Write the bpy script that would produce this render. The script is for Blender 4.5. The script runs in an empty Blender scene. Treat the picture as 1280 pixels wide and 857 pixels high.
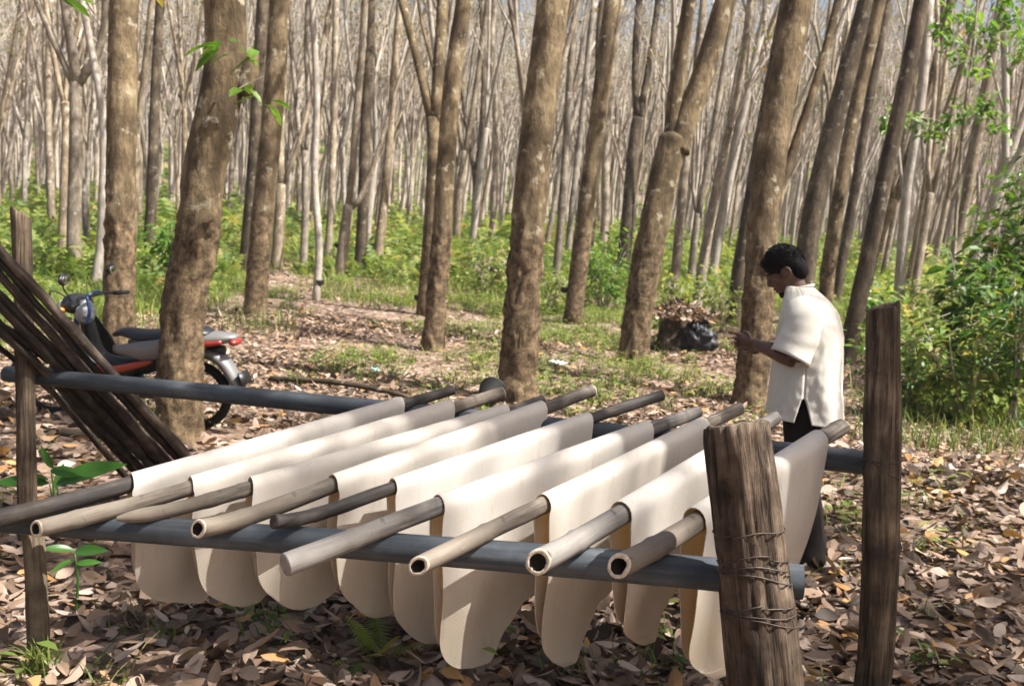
import bpy, bmesh, math, random
import numpy as np
from mathutils import Vector, Matrix, noise

R = math.radians
SC = bpy.context.scene
COL = SC.collection

# ------------------------------------------------------------------ camera, sky, sun, exposure
F_PX, CXP, CYP = 1244.0, 640.0, 428.5          # focal length in pixels of the 1280 x 857 photograph
PITCH, ROLL, CAM_H = math.atan(148.5 / F_PX), R(3.8), 1.6
CAM = Vector((0, 0, CAM_H))
FWD = Vector((0, math.cos(PITCH), -math.sin(PITCH)))
_r0 = Vector((1, 0, 0)); _u0 = _r0.cross(FWD)
RGT = _r0 * math.cos(ROLL) + _u0 * math.sin(ROLL)
UPV = -_r0 * math.sin(ROLL) + _u0 * math.cos(ROLL)
cam = bpy.data.objects.new('camera', bpy.data.cameras.new('camera')); COL.objects.link(cam)
m3 = Matrix((RGT, UPV, -FWD)).transposed()
cam.matrix_world = Matrix.Translation(CAM) @ m3.to_4x4()
cam.data.sensor_width = 36.0
cam.data.lens = 36.0 * F_PX / 1280.0
cam.data.clip_end = 2000
cam.data.dof.use_dof = True
cam.data.dof.focus_distance = 2.7
cam.data.dof.aperture_fstop = 6.3
SC.camera = cam

SUN_EL, SUN_AZ = R(56), R(72)                  # azimuth: from straight behind the camera towards its right
sun_dir = Vector((math.sin(SUN_AZ) * math.cos(SUN_EL), -math.cos(SUN_AZ) * math.cos(SUN_EL), math.sin(SUN_EL)))
world = bpy.data.worlds.new('World'); SC.world = world; world.use_nodes = True
wn = world.node_tree
sky = wn.nodes.new('ShaderNodeTexSky'); sky.sky_type = 'NISHITA'; sky.sun_disc = False
sky.sun_elevation = SUN_EL
sky.sun_rotation = math.atan2(sun_dir.x, sun_dir.y)
sky.air_density = 1.0; sky.dust_density = 6.0; sky.ozone_density = 1.0
bgn = wn.nodes['Background']; wn.links.new(sky.outputs[0], bgn.inputs[0]); bgn.inputs[1].default_value = 0.07
sl = bpy.data.lights.new('sun', 'SUN'); sl.energy = 5.0; sl.angle = R(0.5); sl.color = (1, 0.965, 0.915)
so = bpy.data.objects.new('sun', sl); COL.objects.link(so)
so.rotation_euler = sun_dir.to_track_quat('Z', 'Y').to_euler()
so.location = sun_dir * 60
SC.view_settings.view_transform = 'Standard'; SC.view_settings.look = 'None'
SC.view_settings.gamma = 1.0; SC.view_settings.use_curve_mapping = False
SC.view_settings.exposure = 1.35
SC.cycles.max_bounces = 6; SC.cycles.diffuse_bounces = 3; SC.cycles.glossy_bounces = 2
SC.cycles.transmission_bounces = 4; SC.cycles.transparent_max_bounces = 4
SC.cycles.caustics_reflective = False; SC.cycles.caustics_refractive = False
SC.cycles.use_denoising = True

# ------------------------------------------------------------------ ground shape and pixel-to-place helpers
def gz(x, y):
    x = np.asarray(x, float); y = np.asarray(y, float)
    far = np.maximum(0, y - 13)
    z = 0.026 * far * far / (far + 9)
    z = z + 0.10 * np.maximum(0, y - 105) ** 1.15 * np.clip((260 - y) / 60, 0, 1)
    z = z + 0.03 * np.sin(x * 0.9 + 1.3) * np.sin(y * 0.7 + 0.4) * np.clip((np.hypot(x, y) - 3) / 4, 0, 1)
    z = z + 0.015 * np.sin(x * 2.3 + y * 1.1) * np.clip((np.hypot(x, y) - 3) / 4, 0, 1)
    z = z + 0.55 * np.exp(-(((x + 0.55) / 0.8) ** 2 + ((y - 25.5) / 1.0) ** 2))
    return z

def ray(px, py):
    return FWD + RGT * ((px - CXP) / F_PX) - UPV * ((py - CYP) / F_PX)

def P(px, py, d):
    return CAM + ray(px, py) * d

def G(px, py):
    r = ray(px, py)
    lo, hi = 0.5, 0.5
    while hi < 160:
        p = CAM + r * hi
        if p.z < float(gz(p.x, p.y)): break
        lo = hi; hi *= 1.06
    for _ in range(30):
        mid = (lo + hi) / 2; p = CAM + r * mid
        if p.z < float(gz(p.x, p.y)): hi = mid
        else: lo = mid
    return CAM + r * hi

def proj(x, y, z):
    vx, vy, vz = x - CAM.x, y - CAM.y, z - CAM.z
    d = vx * FWD.x + vy * FWD.y + vz * FWD.z
    a = vx * RGT.x + vy * RGT.y + vz * RGT.z
    b = vx * UPV.x + vy * UPV.y + vz * UPV.z
    return CXP + F_PX * a / d, CYP - F_PX * b / d, d

# ------------------------------------------------------------------ mesh helpers
def set_props(o, label=None, cat=None, group=None, kind=None):
    if label: o['label'] = label
    if cat: o['category'] = cat
    if group: o['group'] = group
    if kind: o['kind'] = kind
    return o

def empty(name, loc, label, cat, group=None, rotz=0.0):
    o = bpy.data.objects.new(name, None); COL.objects.link(o)
    o.location = loc; o.rotation_euler = (0, 0, rotz); o.empty_display_size = 0.1
    return set_props(o, label, cat, group)

class MB:
    def __init__(s): s.v = []; s.f = []; s.mi = []
    def add(s, verts, faces, mi=0):
        b = len(s.v); s.v.extend([tuple(v) for v in verts])
        s.f.extend([tuple(i + b for i in f) for f in faces]); s.mi.extend([mi] * len(faces))
    def build(s, name, mats, parent=None, smooth=True, org=None):
        me = bpy.data.meshes.new(name)
        v = s.v
        if org is not None: v = [(a[0] - org[0], a[1] - org[1], a[2] - org[2]) for a in v]
        me.from_pydata(v, [], s.f)
        if not isinstance(mats, (list, tuple)): mats = [mats]
        for m in mats: me.materials.append(m)
        if len(mats) > 1: me.polygons.foreach_set('material_index', s.mi)
        me.polygons.foreach_set('use_smooth', [smooth] * len(s.f))
        me.update()
        o = bpy.data.objects.new(name, me); COL.objects.link(o)
        if parent is not None: o.parent = parent
        return o

def catmull(pts, rad, step):
    pts = [Vector(p) for p in pts]; n = len(pts)
    out, ro = [], []
    for i in range(n - 1):
        p0 = pts[max(i - 1, 0)]; p1 = pts[i]; p2 = pts[i + 1]; p3 = pts[min(i + 2, n - 1)]
        if i == 0: p0 = p1 * 2 - p2
        if i + 2 >= n: p3 = p2 * 2 - p1
        k = max(1, int(round((p2 - p1).length / step)))
        for j in range(k):
            t = j / k
            q = 0.5 * ((2 * p1) + (p2 - p0) * t + (2 * p0 - 5 * p1 + 4 * p2 - p3) * t * t + (3 * p1 - p0 - 3 * p2 + p3) * t ** 3)
            out.append(q); ro.append(rad[i] + (rad[i + 1] - rad[i]) * t)
    out.append(pts[-1]); ro.append(rad[-1])
    return out, ro

def tube(mb, pts, rad, seg=10, step=None, fn=None, caps=(True, True), mi=0, flat=1.0, updir=None, dome=False):
    """round tube along pts; fn(point, ring angle, along) multiplies the radius"""
    if step: pts, rad = catmull(pts, rad, step)
    if dome:
        pts = [Vector(p) for p in pts]; rad = list(rad); e = (pts[-1] - pts[-2]).normalized(); r0 = rad[-1]; p0 = pts[-1]
        for a, b in ((.22, .90), (.42, .66), (.52, .25)):
            pts.append(p0 + e * r0 * a); rad.append(r0 * b)
    pts = [Vector(p) for p in pts]; n = len(pts)
    t0 = (pts[1] - pts[0]).normalized()
    a = updir.copy() if updir is not None else (Vector((0, 0, 1)) if abs(t0.z) < 0.9 else Vector((1, 0, 0)))
    u = (a - t0 * a.dot(t0)).normalized()
    V, Fc = [], []
    along = 0.0
    for i, p in enumerate(pts):
        t = (pts[min(i + 1, n - 1)] - pts[max(i - 1, 0)]).normalized()
        u = (u - t * u.dot(t))
        u = u.normalized() if u.length > 1e-6 else Vector((1, 0, 0))
        w = t.cross(u)
        if i: along += (p - pts[i - 1]).length
        for k in range(seg):
            an = 2 * math.pi * k / seg
            r = rad[i]
            c = u * math.cos(an) + w * (math.sin(an) * flat)
            if fn: r *= fn(p + c * r, an, along)
            V.append(p + c * r)
    for i in range(n - 1):
        for k in range(seg):
            k2 = (k + 1) % seg
            Fc.append((i * seg + k, i * seg + k2, (i + 1) * seg + k2, (i + 1) * seg + k))
    if caps[0]: Fc.append(tuple(range(seg - 1, -1, -1)))
    if caps[1]: Fc.append(tuple((n - 1) * seg + k for k in range(seg)))
    mb.add(V, Fc, mi)

def ellipsoid(mb, c, r, seg=16, rings=10, rot=None, mi=0, fn=None):
    V, Fc = [], []
    c = Vector(c)
    for i in range(rings + 1):
        th = math.pi * i / rings
        for k in range(seg):
            ph = 2 * math.pi * k / seg
            n = Vector((math.sin(th) * math.cos(ph), math.sin(th) * math.sin(ph), math.cos(th)))
            q = Vector((n.x * r[0], n.y * r[1], n.z * r[2]))
            if fn: q *= fn(n)
            if rot is not None: q = rot @ q
            V.append(c + q)
    for i in range(rings):
        for k in range(seg):
            k2 = (k + 1) % seg
            if i == 0: Fc.append((0 * seg + k, seg + k, seg + k2))
            elif i == rings - 1: Fc.append((i * seg + k, (i + 1) * seg + k, i * seg + k2))
            else: Fc.append((i * seg + k, (i + 1) * seg + k, (i + 1) * seg + k2, i * seg + k2))
    mb.add(V, Fc, mi)

def box(mb, c, s, rot=None, mi=0):
    c = Vector(c); V = []
    for x in (-.5, .5):
        for y in (-.5, .5):
            for z in (-.5, .5):
                q = Vector((x * s[0], y * s[1], z * s[2]))
                if rot is not None: q = rot @ q
                V.append(c + q)
    mb.add(V, [(0, 1, 3, 2), (4, 6, 7, 5), (0, 4, 5, 1), (2, 3, 7, 6), (0, 2, 6, 4), (1, 5, 7, 3)], mi)

def torus(mb, c, axis, Rr, r, seg=28, sec=8, mi=0, a0=0, a1=2 * math.pi):
    axis = Vector(axis).normalized()
    a = Vector((0, 0, 1)) if abs(axis.z) < .9 else Vector((1, 0, 0))
    u = (a - axis * a.dot(axis)).normalized(); w = axis.cross(u)
    full = abs(a1 - a0 - 2 * math.pi) < 1e-6
    n = seg if full else seg + 1
    V, Fc = [], []
    for i in range(n):
        an = a0 + (a1 - a0) * i / seg
        d = u * math.cos(an) + w * math.sin(an)
        for k in range(sec):
            b = 2 * math.pi * k / sec
            V.append(Vector(c) + d * (Rr + r * math.cos(b)) + axis * (r * math.sin(b)))
    for i in range(n if full else n - 1):
        i2 = (i + 1) % n
        for k in range(sec):
            k2 = (k + 1) % sec
            Fc.append((i * sec + k, i2 * sec + k, i2 * sec + k2, i * sec + k2))
    mb.add(V, Fc, mi)

def np_mesh(name, V, polys, mats, parent=None, smooth=False, org=None, mi=None):
    """V (n,3); polys: list of int arrays (m,k), each with its own k"""
    V = np.asarray(V, np.float32)
    if org is not None: V = V - np.asarray(org, np.float32)
    me = bpy.data.meshes.new(name)
    me.vertices.add(len(V)); me.vertices.foreach_set('co', V.ravel())
    loops = np.concatenate([p.ravel() for p in polys]).astype(np.int32)
    sizes = np.concatenate([np.full(len(p), p.shape[1], np.int32) for p in polys])
    starts = np.concatenate([[0], np.cumsum(sizes)[:-1]]).astype(np.int32)
    me.loops.add(len(loops)); me.loops.foreach_set('vertex_index', loops)
    me.polygons.add(len(sizes)); me.polygons.foreach_set('loop_start', starts)
    if not isinstance(mats, (list, tuple)): mats = [mats]
    for m in mats: me.materials.append(m)
    if mi is not None: me.polygons.foreach_set('material_index', np.asarray(mi, np.int32))
    me.polygons.foreach_set('use_smooth', np.full(len(sizes), smooth))
    me.update(calc_edges=True); me.validate()
    o = bpy.data.objects.new(name, me); COL.objects.link(o)
    if parent is not None: o.parent = parent
    return o

def unit(a):
    return a / np.maximum(np.linalg.norm(a, axis=-1, keepdims=True), 1e-9)

LEAF_T = np.array([0, .34, .70, 1.0]); LEAF_W = np.array([0, 1.0, .82, 0])
def leaf_fine(pos, fwd, up, L, W, fold, curl):
    """near leaves: oval outline with a midrib, 14 vertices, 10 faces each"""
    pos = np.asarray(pos, float); N = len(pos)
    fwd = unit(np.asarray(fwd, float)); side = unit(np.cross(fwd, np.asarray(up, float))); up = np.cross(side, fwd)
    tt = [0, .16, .40, .66, .88, 1.0]; ww = [0, .62, 1.0, .92, .48, 0]
    tw = rgn.normal(0, .42, N)
    mid = [pos + fwd * (L * t)[:, None] + up * (curl * L * t * t)[:, None] for t in tt]
    V = list(mid)
    for i in range(1, 5):
        for sg in (1, -1):
            V.append(mid[i] + side * (sg * .5 * W * ww[i])[:, None] + up * ((fold + sg * tw * tt[i]) * W * ww[i])[:, None])
    V = np.stack(V, 1).reshape(-1, 3); b = (np.arange(N) * 14)[:, None]
    T = [[0, 1, 6], [0, 7, 1], [4, 5, 12], [4, 13, 5]]; Q = []
    for i in range(1, 4):
        l0, r0, l1, r1 = 6 + 2 * (i - 1), 7 + 2 * (i - 1), 6 + 2 * i, 7 + 2 * i
        Q += [[i, i + 1, l1, l0], [i, r0, r1, i + 1]]
    return V, np.concatenate([b + np.array([t]) for t in T]), np.concatenate([b + np.array([q]) for q in Q])

def leaf_batch(pos, fwd, up, L, W, fold, curl):
    """curled leaves with a midrib: 8 vertices, 6 faces each"""
    pos = np.asarray(pos, float); N = len(pos)
    fwd = unit(np.asarray(fwd, float)); side = unit(np.cross(fwd, np.asarray(up, float))); up = np.cross(side, fwd)
    L = np.broadcast_to(L, (N,)); W = np.broadcast_to(W, (N,)); fold = np.broadcast_to(fold, (N,)); curl = np.broadcast_to(curl, (N,))
    mid = [pos + fwd * (L * t)[:, None] + up * (curl * L * t * t)[:, None] for t in LEAF_T]
    V = [mid[0], mid[1], mid[2], mid[3]]
    for i in (1, 2):
        for s in (1, -1):
            V.append(mid[i] + side * (s * 0.5 * W * LEAF_W[i])[:, None] + up * (fold * W * LEAF_W[i])[:, None])
    V = np.stack(V, 1).reshape(-1, 3)     # 0 base,1 m1,2 m2,3 tip,4 L1,5 R1,6 L2,7 R2
    b = (np.arange(N) * 8)[:, None]
    tri = np.concatenate([b + np.array([[0, 1, 4]]), b + np.array([[0, 5, 1]]), b + np.array([[2, 3, 6]]), b + np.array([[2, 7, 3]])])
    quad = np.concatenate([b + np.array([[1, 2, 6, 4]]), b + np.array([[1, 5, 7, 2]])])
    return V, tri, quad

def merge_batches(bs):
    V, T, Q, o = [], [], [], 0
    for v, t, q in bs:
        V.append(v); T.append(t + o); Q.append(q + o); o += len(v)
    return np.concatenate(V), np.concatenate(T), np.concatenate(Q)

def rand_dirs(rng, n, zmin=-1, zmax=1):
    z = rng.uniform(zmin, zmax, n); a = rng.uniform(0, 2 * math.pi, n); r = np.sqrt(1 - z * z)
    return np.stack([r * np.cos(a), r * np.sin(a), z], 1)

# ------------------------------------------------------------------ materials
class NT:
    def __init__(s, name):
        s.m = bpy.data.materials.new(name); s.m.use_nodes = True
        s.t = s.m.node_tree; s.b = s.t.nodes['Principled BSDF']; s.out = s.t.nodes['Material Output']
        s.b.inputs['Roughness'].default_value = 0.85
        s.b.inputs['Specular IOR Level'].default_value = 0.25
    def n(s, typ, **kw):
        nd = s.t.nodes.new(typ)
        for k, v in kw.items():
            if k.startswith('i_'):
                key = k[2:].replace('_', ' ')
                nd.inputs[int(key) if key.isdigit() else key].default_value = v
            else: setattr(nd, k, v)
        return nd
    def l(s, a, b): s.t.links.new(a, b)
    def ramp(s, fac, stops):
        r = s.n('ShaderNodeValToRGB'); e = r.color_ramp.elements
        while len(e) < len(stops): e.new(0.5)
        for i, (p, c) in enumerate(stops):
            e[i].position = p; e[i].color = (*c, 1) if len(c) == 3 else c
        s.l(fac, r.inputs[0]); return r.outputs[0]
    def mix(s, fac, a, b, mode='MIX'):
        x = s.n('ShaderNodeMix', data_type='RGBA', blend_type=mode)
        for v, i in ((fac, 0), (a, 6), (b, 7)):
            if hasattr(v, 'links'): s.l(v, x.inputs[i])
            else: x.inputs[i].default_value = v if i == 0 else ((*v, 1) if len(v) == 3 else v)
        return x.outputs[2]
    def math(s, op, a, b=None, c=None):
        x = s.n('ShaderNodeMath', operation=op)
        for i, v in enumerate((a, b, c)):
            if v is None: continue
            if hasattr(v, 'links'): s.l(v, x.inputs[i])
            else: x.inputs[i].default_value = v
        return x.outputs[0]
    def coords(s, kind='Object', scale=(1, 1, 1)):
        tc = s.n('ShaderNodeTexCoord'); mp = s.n('ShaderNodeMapping'); mp.inputs['Scale'].default_value = scale
        s.l(tc.outputs[kind], mp.inputs[0]); return mp.outputs[0]
    def noise(s, vec, scale, detail=4, rough=0.55, dist=0):
        x = s.n('ShaderNodeTexNoise', i_Scale=scale, i_Detail=detail, i_Roughness=rough, i_Distortion=dist)
        if vec is not None: s.l(vec, x.inputs['Vector'])
        return x.outputs['Fac']
    def bump(s, h, strength=.5, dist=.01, normal=None):
        x = s.n('ShaderNodeBump'); x.inputs['Strength'].default_value = strength; x.inputs['Distance'].default_value = dist
        s.l(h, x.inputs['Height'])
        if normal is not None: s.l(normal, x.inputs['Normal'])
        s.l(x.outputs[0], s.b.inputs['Normal']); return x.outputs[0]
    def col(s, c):
        if hasattr(c, 'links'): s.l(c, s.b.inputs['Base Color'])
        else: s.b.inputs['Base Color'].default_value = (*c, 1)

def plain(name, c, rough=.6, metal=0.0, spec=.4, var=.25, scale=12):
    k = NT(name); v = k.coords()
    f = k.noise(v, scale, 5)
    d = tuple(x * (1 - var) for x in c); e = tuple(min(1, x * (1 + var)) for x in c)
    k.col(k.ramp(f, [(.3, d), (.7, e)]))
    k.b.inputs['Roughness'].default_value = rough; k.b.inputs['Metallic'].default_value = metal
    k.b.inputs['Specular IOR Level'].default_value = spec
    return k.m

def bark(name, dark, mid, light, lichen, fine=1.0, rand=True, panel=None):
    k = NT(name); v = k.coords('Object')
    st = k.coords('Object', (1, 1, .35))
    n1 = k.noise(v, 2.2 * fine, 6, .65); n2 = k.noise(st, 26 * fine, 6, .7, .6); n3 = k.noise(v, 7 * fine, 4, .6)
    c = k.ramp(n1, [(.30, dark), (.5, mid), (.72, light)])
    c = k.mix(k.ramp(n2, [(.35, (0, 0, 0)), (.62, (1, 1, 1))]), k.mix(.68, c, dark), c)
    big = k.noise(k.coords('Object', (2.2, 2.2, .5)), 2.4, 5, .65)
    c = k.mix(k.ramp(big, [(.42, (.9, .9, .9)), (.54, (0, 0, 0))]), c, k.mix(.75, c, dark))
    c = k.mix(k.ramp(n3, [(.60, (0, 0, 0)), (.68, (1, 1, 1))]), c, k.mix(.6, c, lichen))
    if panel:      # the tapped lower bark is darker and scabby, up to a ragged line
        sz = k.n('ShaderNodeSeparateXYZ'); k.l(v, sz.inputs[0])
        hz = k.math('ADD', sz.outputs[2], k.math('MULTIPLY_ADD', n1, 1.6, -.8))
        hr = k.n('ShaderNodeMapRange', i_From_Min=1.75, i_From_Max=1.35); k.l(hz, hr.inputs[0])
        scab = k.ramp(k.noise(v, 11, 7, .78, .15), [(.38, tuple(x * .30 for x in panel)), (.5, tuple(x * .85 for x in panel)), (.66, tuple(min(1, x * 2.0) for x in panel))])
        c = k.mix(hr.outputs[0], c, scab)
    if rand:
        oi = k.n('ShaderNodeObjectInfo')
        hs = k.n('ShaderNodeHueSaturation'); k.l(c, hs.inputs['Color'])
        k.l(k.math('MULTIPLY_ADD', oi.outputs['Random'], .55, .72), hs.inputs['Value'])
        k.l(k.math('MULTIPLY_ADD', k.math('FRACT', k.math('MULTIPLY', oi.outputs['Random'], 7.31)), .5, .7), hs.inputs['Saturation'])
        c = hs.outputs[0]
    k.col(c)
    h = k.math('ADD', k.math('MULTIPLY', n2, .6), k.math('MULTIPLY', n1, .8))
    k.bump(h, .9, .035)
    k.b.inputs['Roughness'].default_value = .9; k.b.inputs['Specular IOR Level'].default_value = .15
    return k.m

def leafmat(name, stops, transl=.35, rough=.5, tcol=1.25, spec=.3):
    """foliage: each leaf picks its own colour, and lets some light through"""
    k = NT(name)
    g = k.n('ShaderNodeNewGeometry')
    c = k.ramp(g.outputs['Random Per Island'], stops)
    v = k.noise(k.coords('Object'), 30, 3)
    c = k.mix(k.math('MULTIPLY', v, .5), c, k.mix(.5, c, (.02, .02, .01)))
    k.col(c); k.b.inputs['Roughness'].default_value = rough; k.b.inputs['Specular IOR Level'].default_value = spec
    if transl > 0:
        tr = k.n('ShaderNodeBsdfTranslucent')
        k.l(k.mix(1.0, c, (tcol, tcol, tcol * .6), 'MULTIPLY'), tr.inputs[0])
        mx = k.n('ShaderNodeMixShader'); mx.inputs[0].default_value = transl
        k.l(k.b.outputs[0], mx.inputs[1]); k.l(tr.outputs[0], mx.inputs[2]); k.l(mx.outputs[0], k.out.inputs[0])
    return k.m

M = {}
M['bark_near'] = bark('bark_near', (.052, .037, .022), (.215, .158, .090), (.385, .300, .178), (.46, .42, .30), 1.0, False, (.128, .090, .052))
M['bark_far'] = bark('bark_far', (.13, .10, .07), (.36, .295, .215), (.55, .475, .37), (.60, .55, .48), 1.0, True)
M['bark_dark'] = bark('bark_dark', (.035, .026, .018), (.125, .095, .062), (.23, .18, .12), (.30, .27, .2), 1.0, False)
M['bark_pale'] = bark('bark_pale', (.26, .22, .18), (.44, .39, .33), (.56, .52, .46), (.6, .58, .54), 1.0, False)
M['twig'] = plain('twig', (.40, .345, .285), .9, 0, .1, .3, 3)
M['crown_leaf'] = leafmat('crown_leaf', [(0, (.10, .13, .03)), (.35, (.16, .19, .04)), (.62, (.22, .21, .06)), (.78, (.33, .21, .07)), (1, (.34, .15, .07))], .4)
M['fern_leaf'] = leafmat('fern_leaf', [(0, (.09, .16, .035)), (.3, (.17, .245, .055)), (.7, (.27, .33, .085)), (.9, (.38, .38, .12)), (1, (.40, .31, .11))], .48, .5, 1.25, .2)
M['bright_leaf'] = leafmat('bright_leaf', [(0, (.07, .17, .018)), (.6, (.13, .26, .03)), (1, (.22, .34, .05))], .45, .4)
M['shrub_leaf'] = leafmat('shrub_leaf', [(0, (.04, .10, .017)), (.5, (.08, .17, .026)), (.85, (.15, .25, .04)), (.96, (.26, .26, .05)), (1, (.38, .26, .05))], .35, .42, 1.3, .35)
M['seed_leaf'] = leafmat('seed_leaf', [(0, (.035, .12, .02)), (1, (.075, .20, .03))], .3, .35)
M['grass'] = leafmat('grass', [(0, (.07, .12, .02)), (.5, (.13, .19, .035)), (.85, (.22, .26, .06)), (1, (.34, .30, .12))], .3)
M['litter'] = leafmat('litter', [(0, (.05, .034, .024)), (.25, (.135, .086, .058)), (.5, (.255, .17, .115)), (.72, (.38, .275, .205)), (.88, (.50, .40, .325)), (.95, (.44, .24, .12)), (1, (.5, .27, .08))], .12, .62, 1.0, .3)

def soil_mat():
    k = NT('soil'); v = k.coords('Object')
    vo = k.n('ShaderNodeTexVoronoi', i_Scale=17.0); k.l(v, vo.inputs['Vector'])
    bw = k.n('ShaderNodeSeparateColor'); k.l(vo.outputs['Color'], bw.inputs[0])
    c = k.ramp(bw.outputs[0], [(0, (.10, .066, .045)), (.4, (.25, .17, .12)), (.75, (.37, .27, .21)), (1, (.46, .37, .30))])
    n1 = k.noise(v, .55, 5, .6); n2 = k.noise(v, 30, 4)
    c = k.mix(k.ramp(n1, [(.4, (0, 0, 0)), (.7, (.6, .6, .6))]), c, (.17, .115, .08))
    c = k.mix(k.math('MULTIPLY', n2, .5), c, (.09, .06, .04))
    k.col(c); k.bump(k.math('ADD', vo.outputs['Distance'], n2), .7, .03)
    k.b.inputs['Roughness'].default_value = .95; k.b.inputs['Specular IOR Level'].default_value = .1
    return k.m
M['soil'] = soil_mat()

def rubber_mat():
    k = NT('raw_rubber_sheet')
    uv = k.n('ShaderNodeUVMap'); sp = k.n('ShaderNodeSeparateXYZ'); k.l(uv.outputs[0], sp.inputs[0])
    u, v = sp.outputs[0], sp.outputs[1]
    zig = k.math('PINGPONG', u, .045)
    ph = k.math('MULTIPLY', k.math('ADD', v, k.math('MULTIPLY', zig, .9)), 2 * math.pi / .0078)
    rib = k.math('MULTIPLY_ADD', k.math('SINE', ph), .5, .5)
    ob = k.coords('Object')
    n1 = k.noise(ob, 5, 5, .6); n2 = k.noise(ob, 40, 3)
    oi = k.n('ShaderNodeObjectInfo')
    c = k.ramp(n1, [(.25, (.68, .66, .62)), (.55, (.79, .78, .75)), (.8, (.84, .835, .82))])
    c = k.mix(k.math('MULTIPLY', oi.outputs['Random'], .22), c, (.70, .60, .45))
    c = k.mix(k.math('MULTIPLY', rib, .50), c, (.52, .475, .40))
    c = k.mix(k.ramp(n2, [(.62, (0, 0, 0)), (.75, (.35, .35, .35))]), c, (.62, .46, .26))
    low = k.n('ShaderNodeMapRange', i_From_Min=.22, i_From_Max=.52)       # thicker, yellower latex gathers at the hanging edge
    k.l(k.math('ADD', k.math('ABSOLUTE', v), k.math('MULTIPLY_ADD', n1, .3, -.15)), low.inputs[0])
    c = k.mix(k.math('MULTIPLY', low.outputs[0], .50), c, (.62, .50, .31))
    st = k.noise(k.coords('Object', (6, 6, .8)), 9, 5, .65)
    c = k.mix(k.ramp(st, [(.56, (0, 0, 0)), (.70, (.45, .45, .45))]), c, (.52, .44, .33))
    k.col(c); k.bump(rib, .55, .002)
    k.b.inputs['Roughness'].default_value = .5; k.b.inputs['Specular IOR Level'].default_value = .3
    tr = k.n('ShaderNodeBsdfTranslucent'); k.l(k.mix(.75, c, (1.0, .66, .14)), tr.inputs[0])
    mx = k.n('ShaderNodeMixShader'); mx.inputs[0].default_value = .30
    k.l(k.b.outputs[0], mx.inputs[1]); k.l(tr.outputs[0], mx.inputs[2]); k.l(mx.outputs[0], k.out.inputs[0])
    return k.m
M['rubber'] = rubber_mat()

def wood(name, dark, mid, light, long=(1, 1, 1), rough=.8, bumpd=.008, sc=1.0, streak=(0.3, .7), worn=None, vary=0):
    """weathered wood grained along local Z (objects are built with their length on Z)"""
    k = NT(name)
    g = k.coords('Object', (1, 1, .06)); v = k.coords('Object')
    n1 = k.noise(g, 42 * sc, 6, .7, .4); n2 = k.noise(v, 6 * sc, 5, .6); n3 = k.noise(g, 140 * sc, 3, .6)
    c = k.ramp(n2, [(streak[0], dark), (.5, mid), (streak[1], light)])
    c = k.mix(k.ramp(n1, [(.38, (1, 1, 1)), (.56, (0, 0, 0))]), c, dark)
    c = k.mix(k.math('MULTIPLY', n3, .35), c, dark)
    if worn:      # the handled end has lost its skin: paler, in ragged patches
        sz = k.n('ShaderNodeSeparateXYZ'); k.l(v, sz.inputs[0])
        mr = k.n('ShaderNodeMapRange', i_From_Min=.42, i_From_Max=.02); k.l(k.math('ADD', sz.outputs[2], k.math('MULTIPLY_ADD', n2, .9, -.45)), mr.inputs[0])
        c = k.mix(k.math('MULTIPLY', mr.outputs[0], .55), c, k.mix(k.math('MULTIPLY', n1, .7), worn, dark))
        ring = k.noise(k.coords('Object', (.3, .3, 1)), 26, 3, .6)
        c = k.mix(k.ramp(ring, [(.60, (0, 0, 0)), (.68, (.7, .7, .7))]), c, dark)
    if vary:
        oi = k.n('ShaderNodeObjectInfo'); hs = k.n('ShaderNodeHueSaturation'); k.l(c, hs.inputs['Color'])
        k.l(k.math('MULTIPLY_ADD', oi.outputs['Random'], vary, 1 - vary * .3), hs.inputs['Value']); c = hs.outputs[0]
    k.col(c); k.bump(k.math('ADD', n1, k.math('MULTIPLY', n3, .4)), .7, bumpd)
    k.b.inputs['Roughness'].default_value = rough; k.b.inputs['Specular IOR Level'].default_value = .2
    return k.m
M['post_mid'] = wood('post_mid', (.06, .045, .03), (.20, .155, .105), (.31, .25, .175), rough=.9, bumpd=.01)
M['post_grey'] = wood('post_grey', (.020, .014, .010), (.125, .088, .060), (.27, .205, .15), rough=.9, bumpd=.02)
M['post_brown'] = wood('post_brown', (.035, .026, .018), (.135, .096, .062), (.26, .195, .13), rough=.85, bumpd=.015)
M['pole_grey'] = wood('pole_grey', (.07, .062, .055), (.205, .185, .165), (.36, .325, .29), rough=.65, bumpd=.003, worn=(.40, .37, .33))
M['pole_tan'] = wood('pole_tan', (.07, .055, .042), (.20, .165, .13), (.35, .30, .24), rough=.65, bumpd=.003, worn=(.36, .31, .245))
M['pole_dark'] = wood('pole_dark', (.03, .026, .023), (.075, .063, .054), (.15, .125, .105), rough=.6, bumpd=.003)
M['pole_mid'] = wood('pole_mid', (.045, .037, .03), (.125, .104, .085), (.28, .235, .19), rough=.65, bumpd=.003, worn=(.40, .33, .25))
M['bundle'] = wood('bundle', (.014, .011, .009), (.05, .038, .03), (.15, .118, .09), rough=.7, bumpd=.004, vary=1.6)
M['cut_pale'] = plain('cut_pale', (.52, .44, .34), .8, 0, .2, .3, 60)
M['hollow'] = plain('hollow', (.02, .016, .012), .95, 0, .05, .3, 30)
M['pipe'] = wood('pipe', (.034, .040, .047), (.072, .082, .092), (.14, .152, .163), rough=.65, bumpd=.001, sc=.6)
M['wire'] = plain('wire', (.07, .055, .045), .55, .6, .4, .4, 60)
M['soil_dark'] = plain('soil_dark', (.06, .045, .035), .95, 0, .1, .4, 8)

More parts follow.
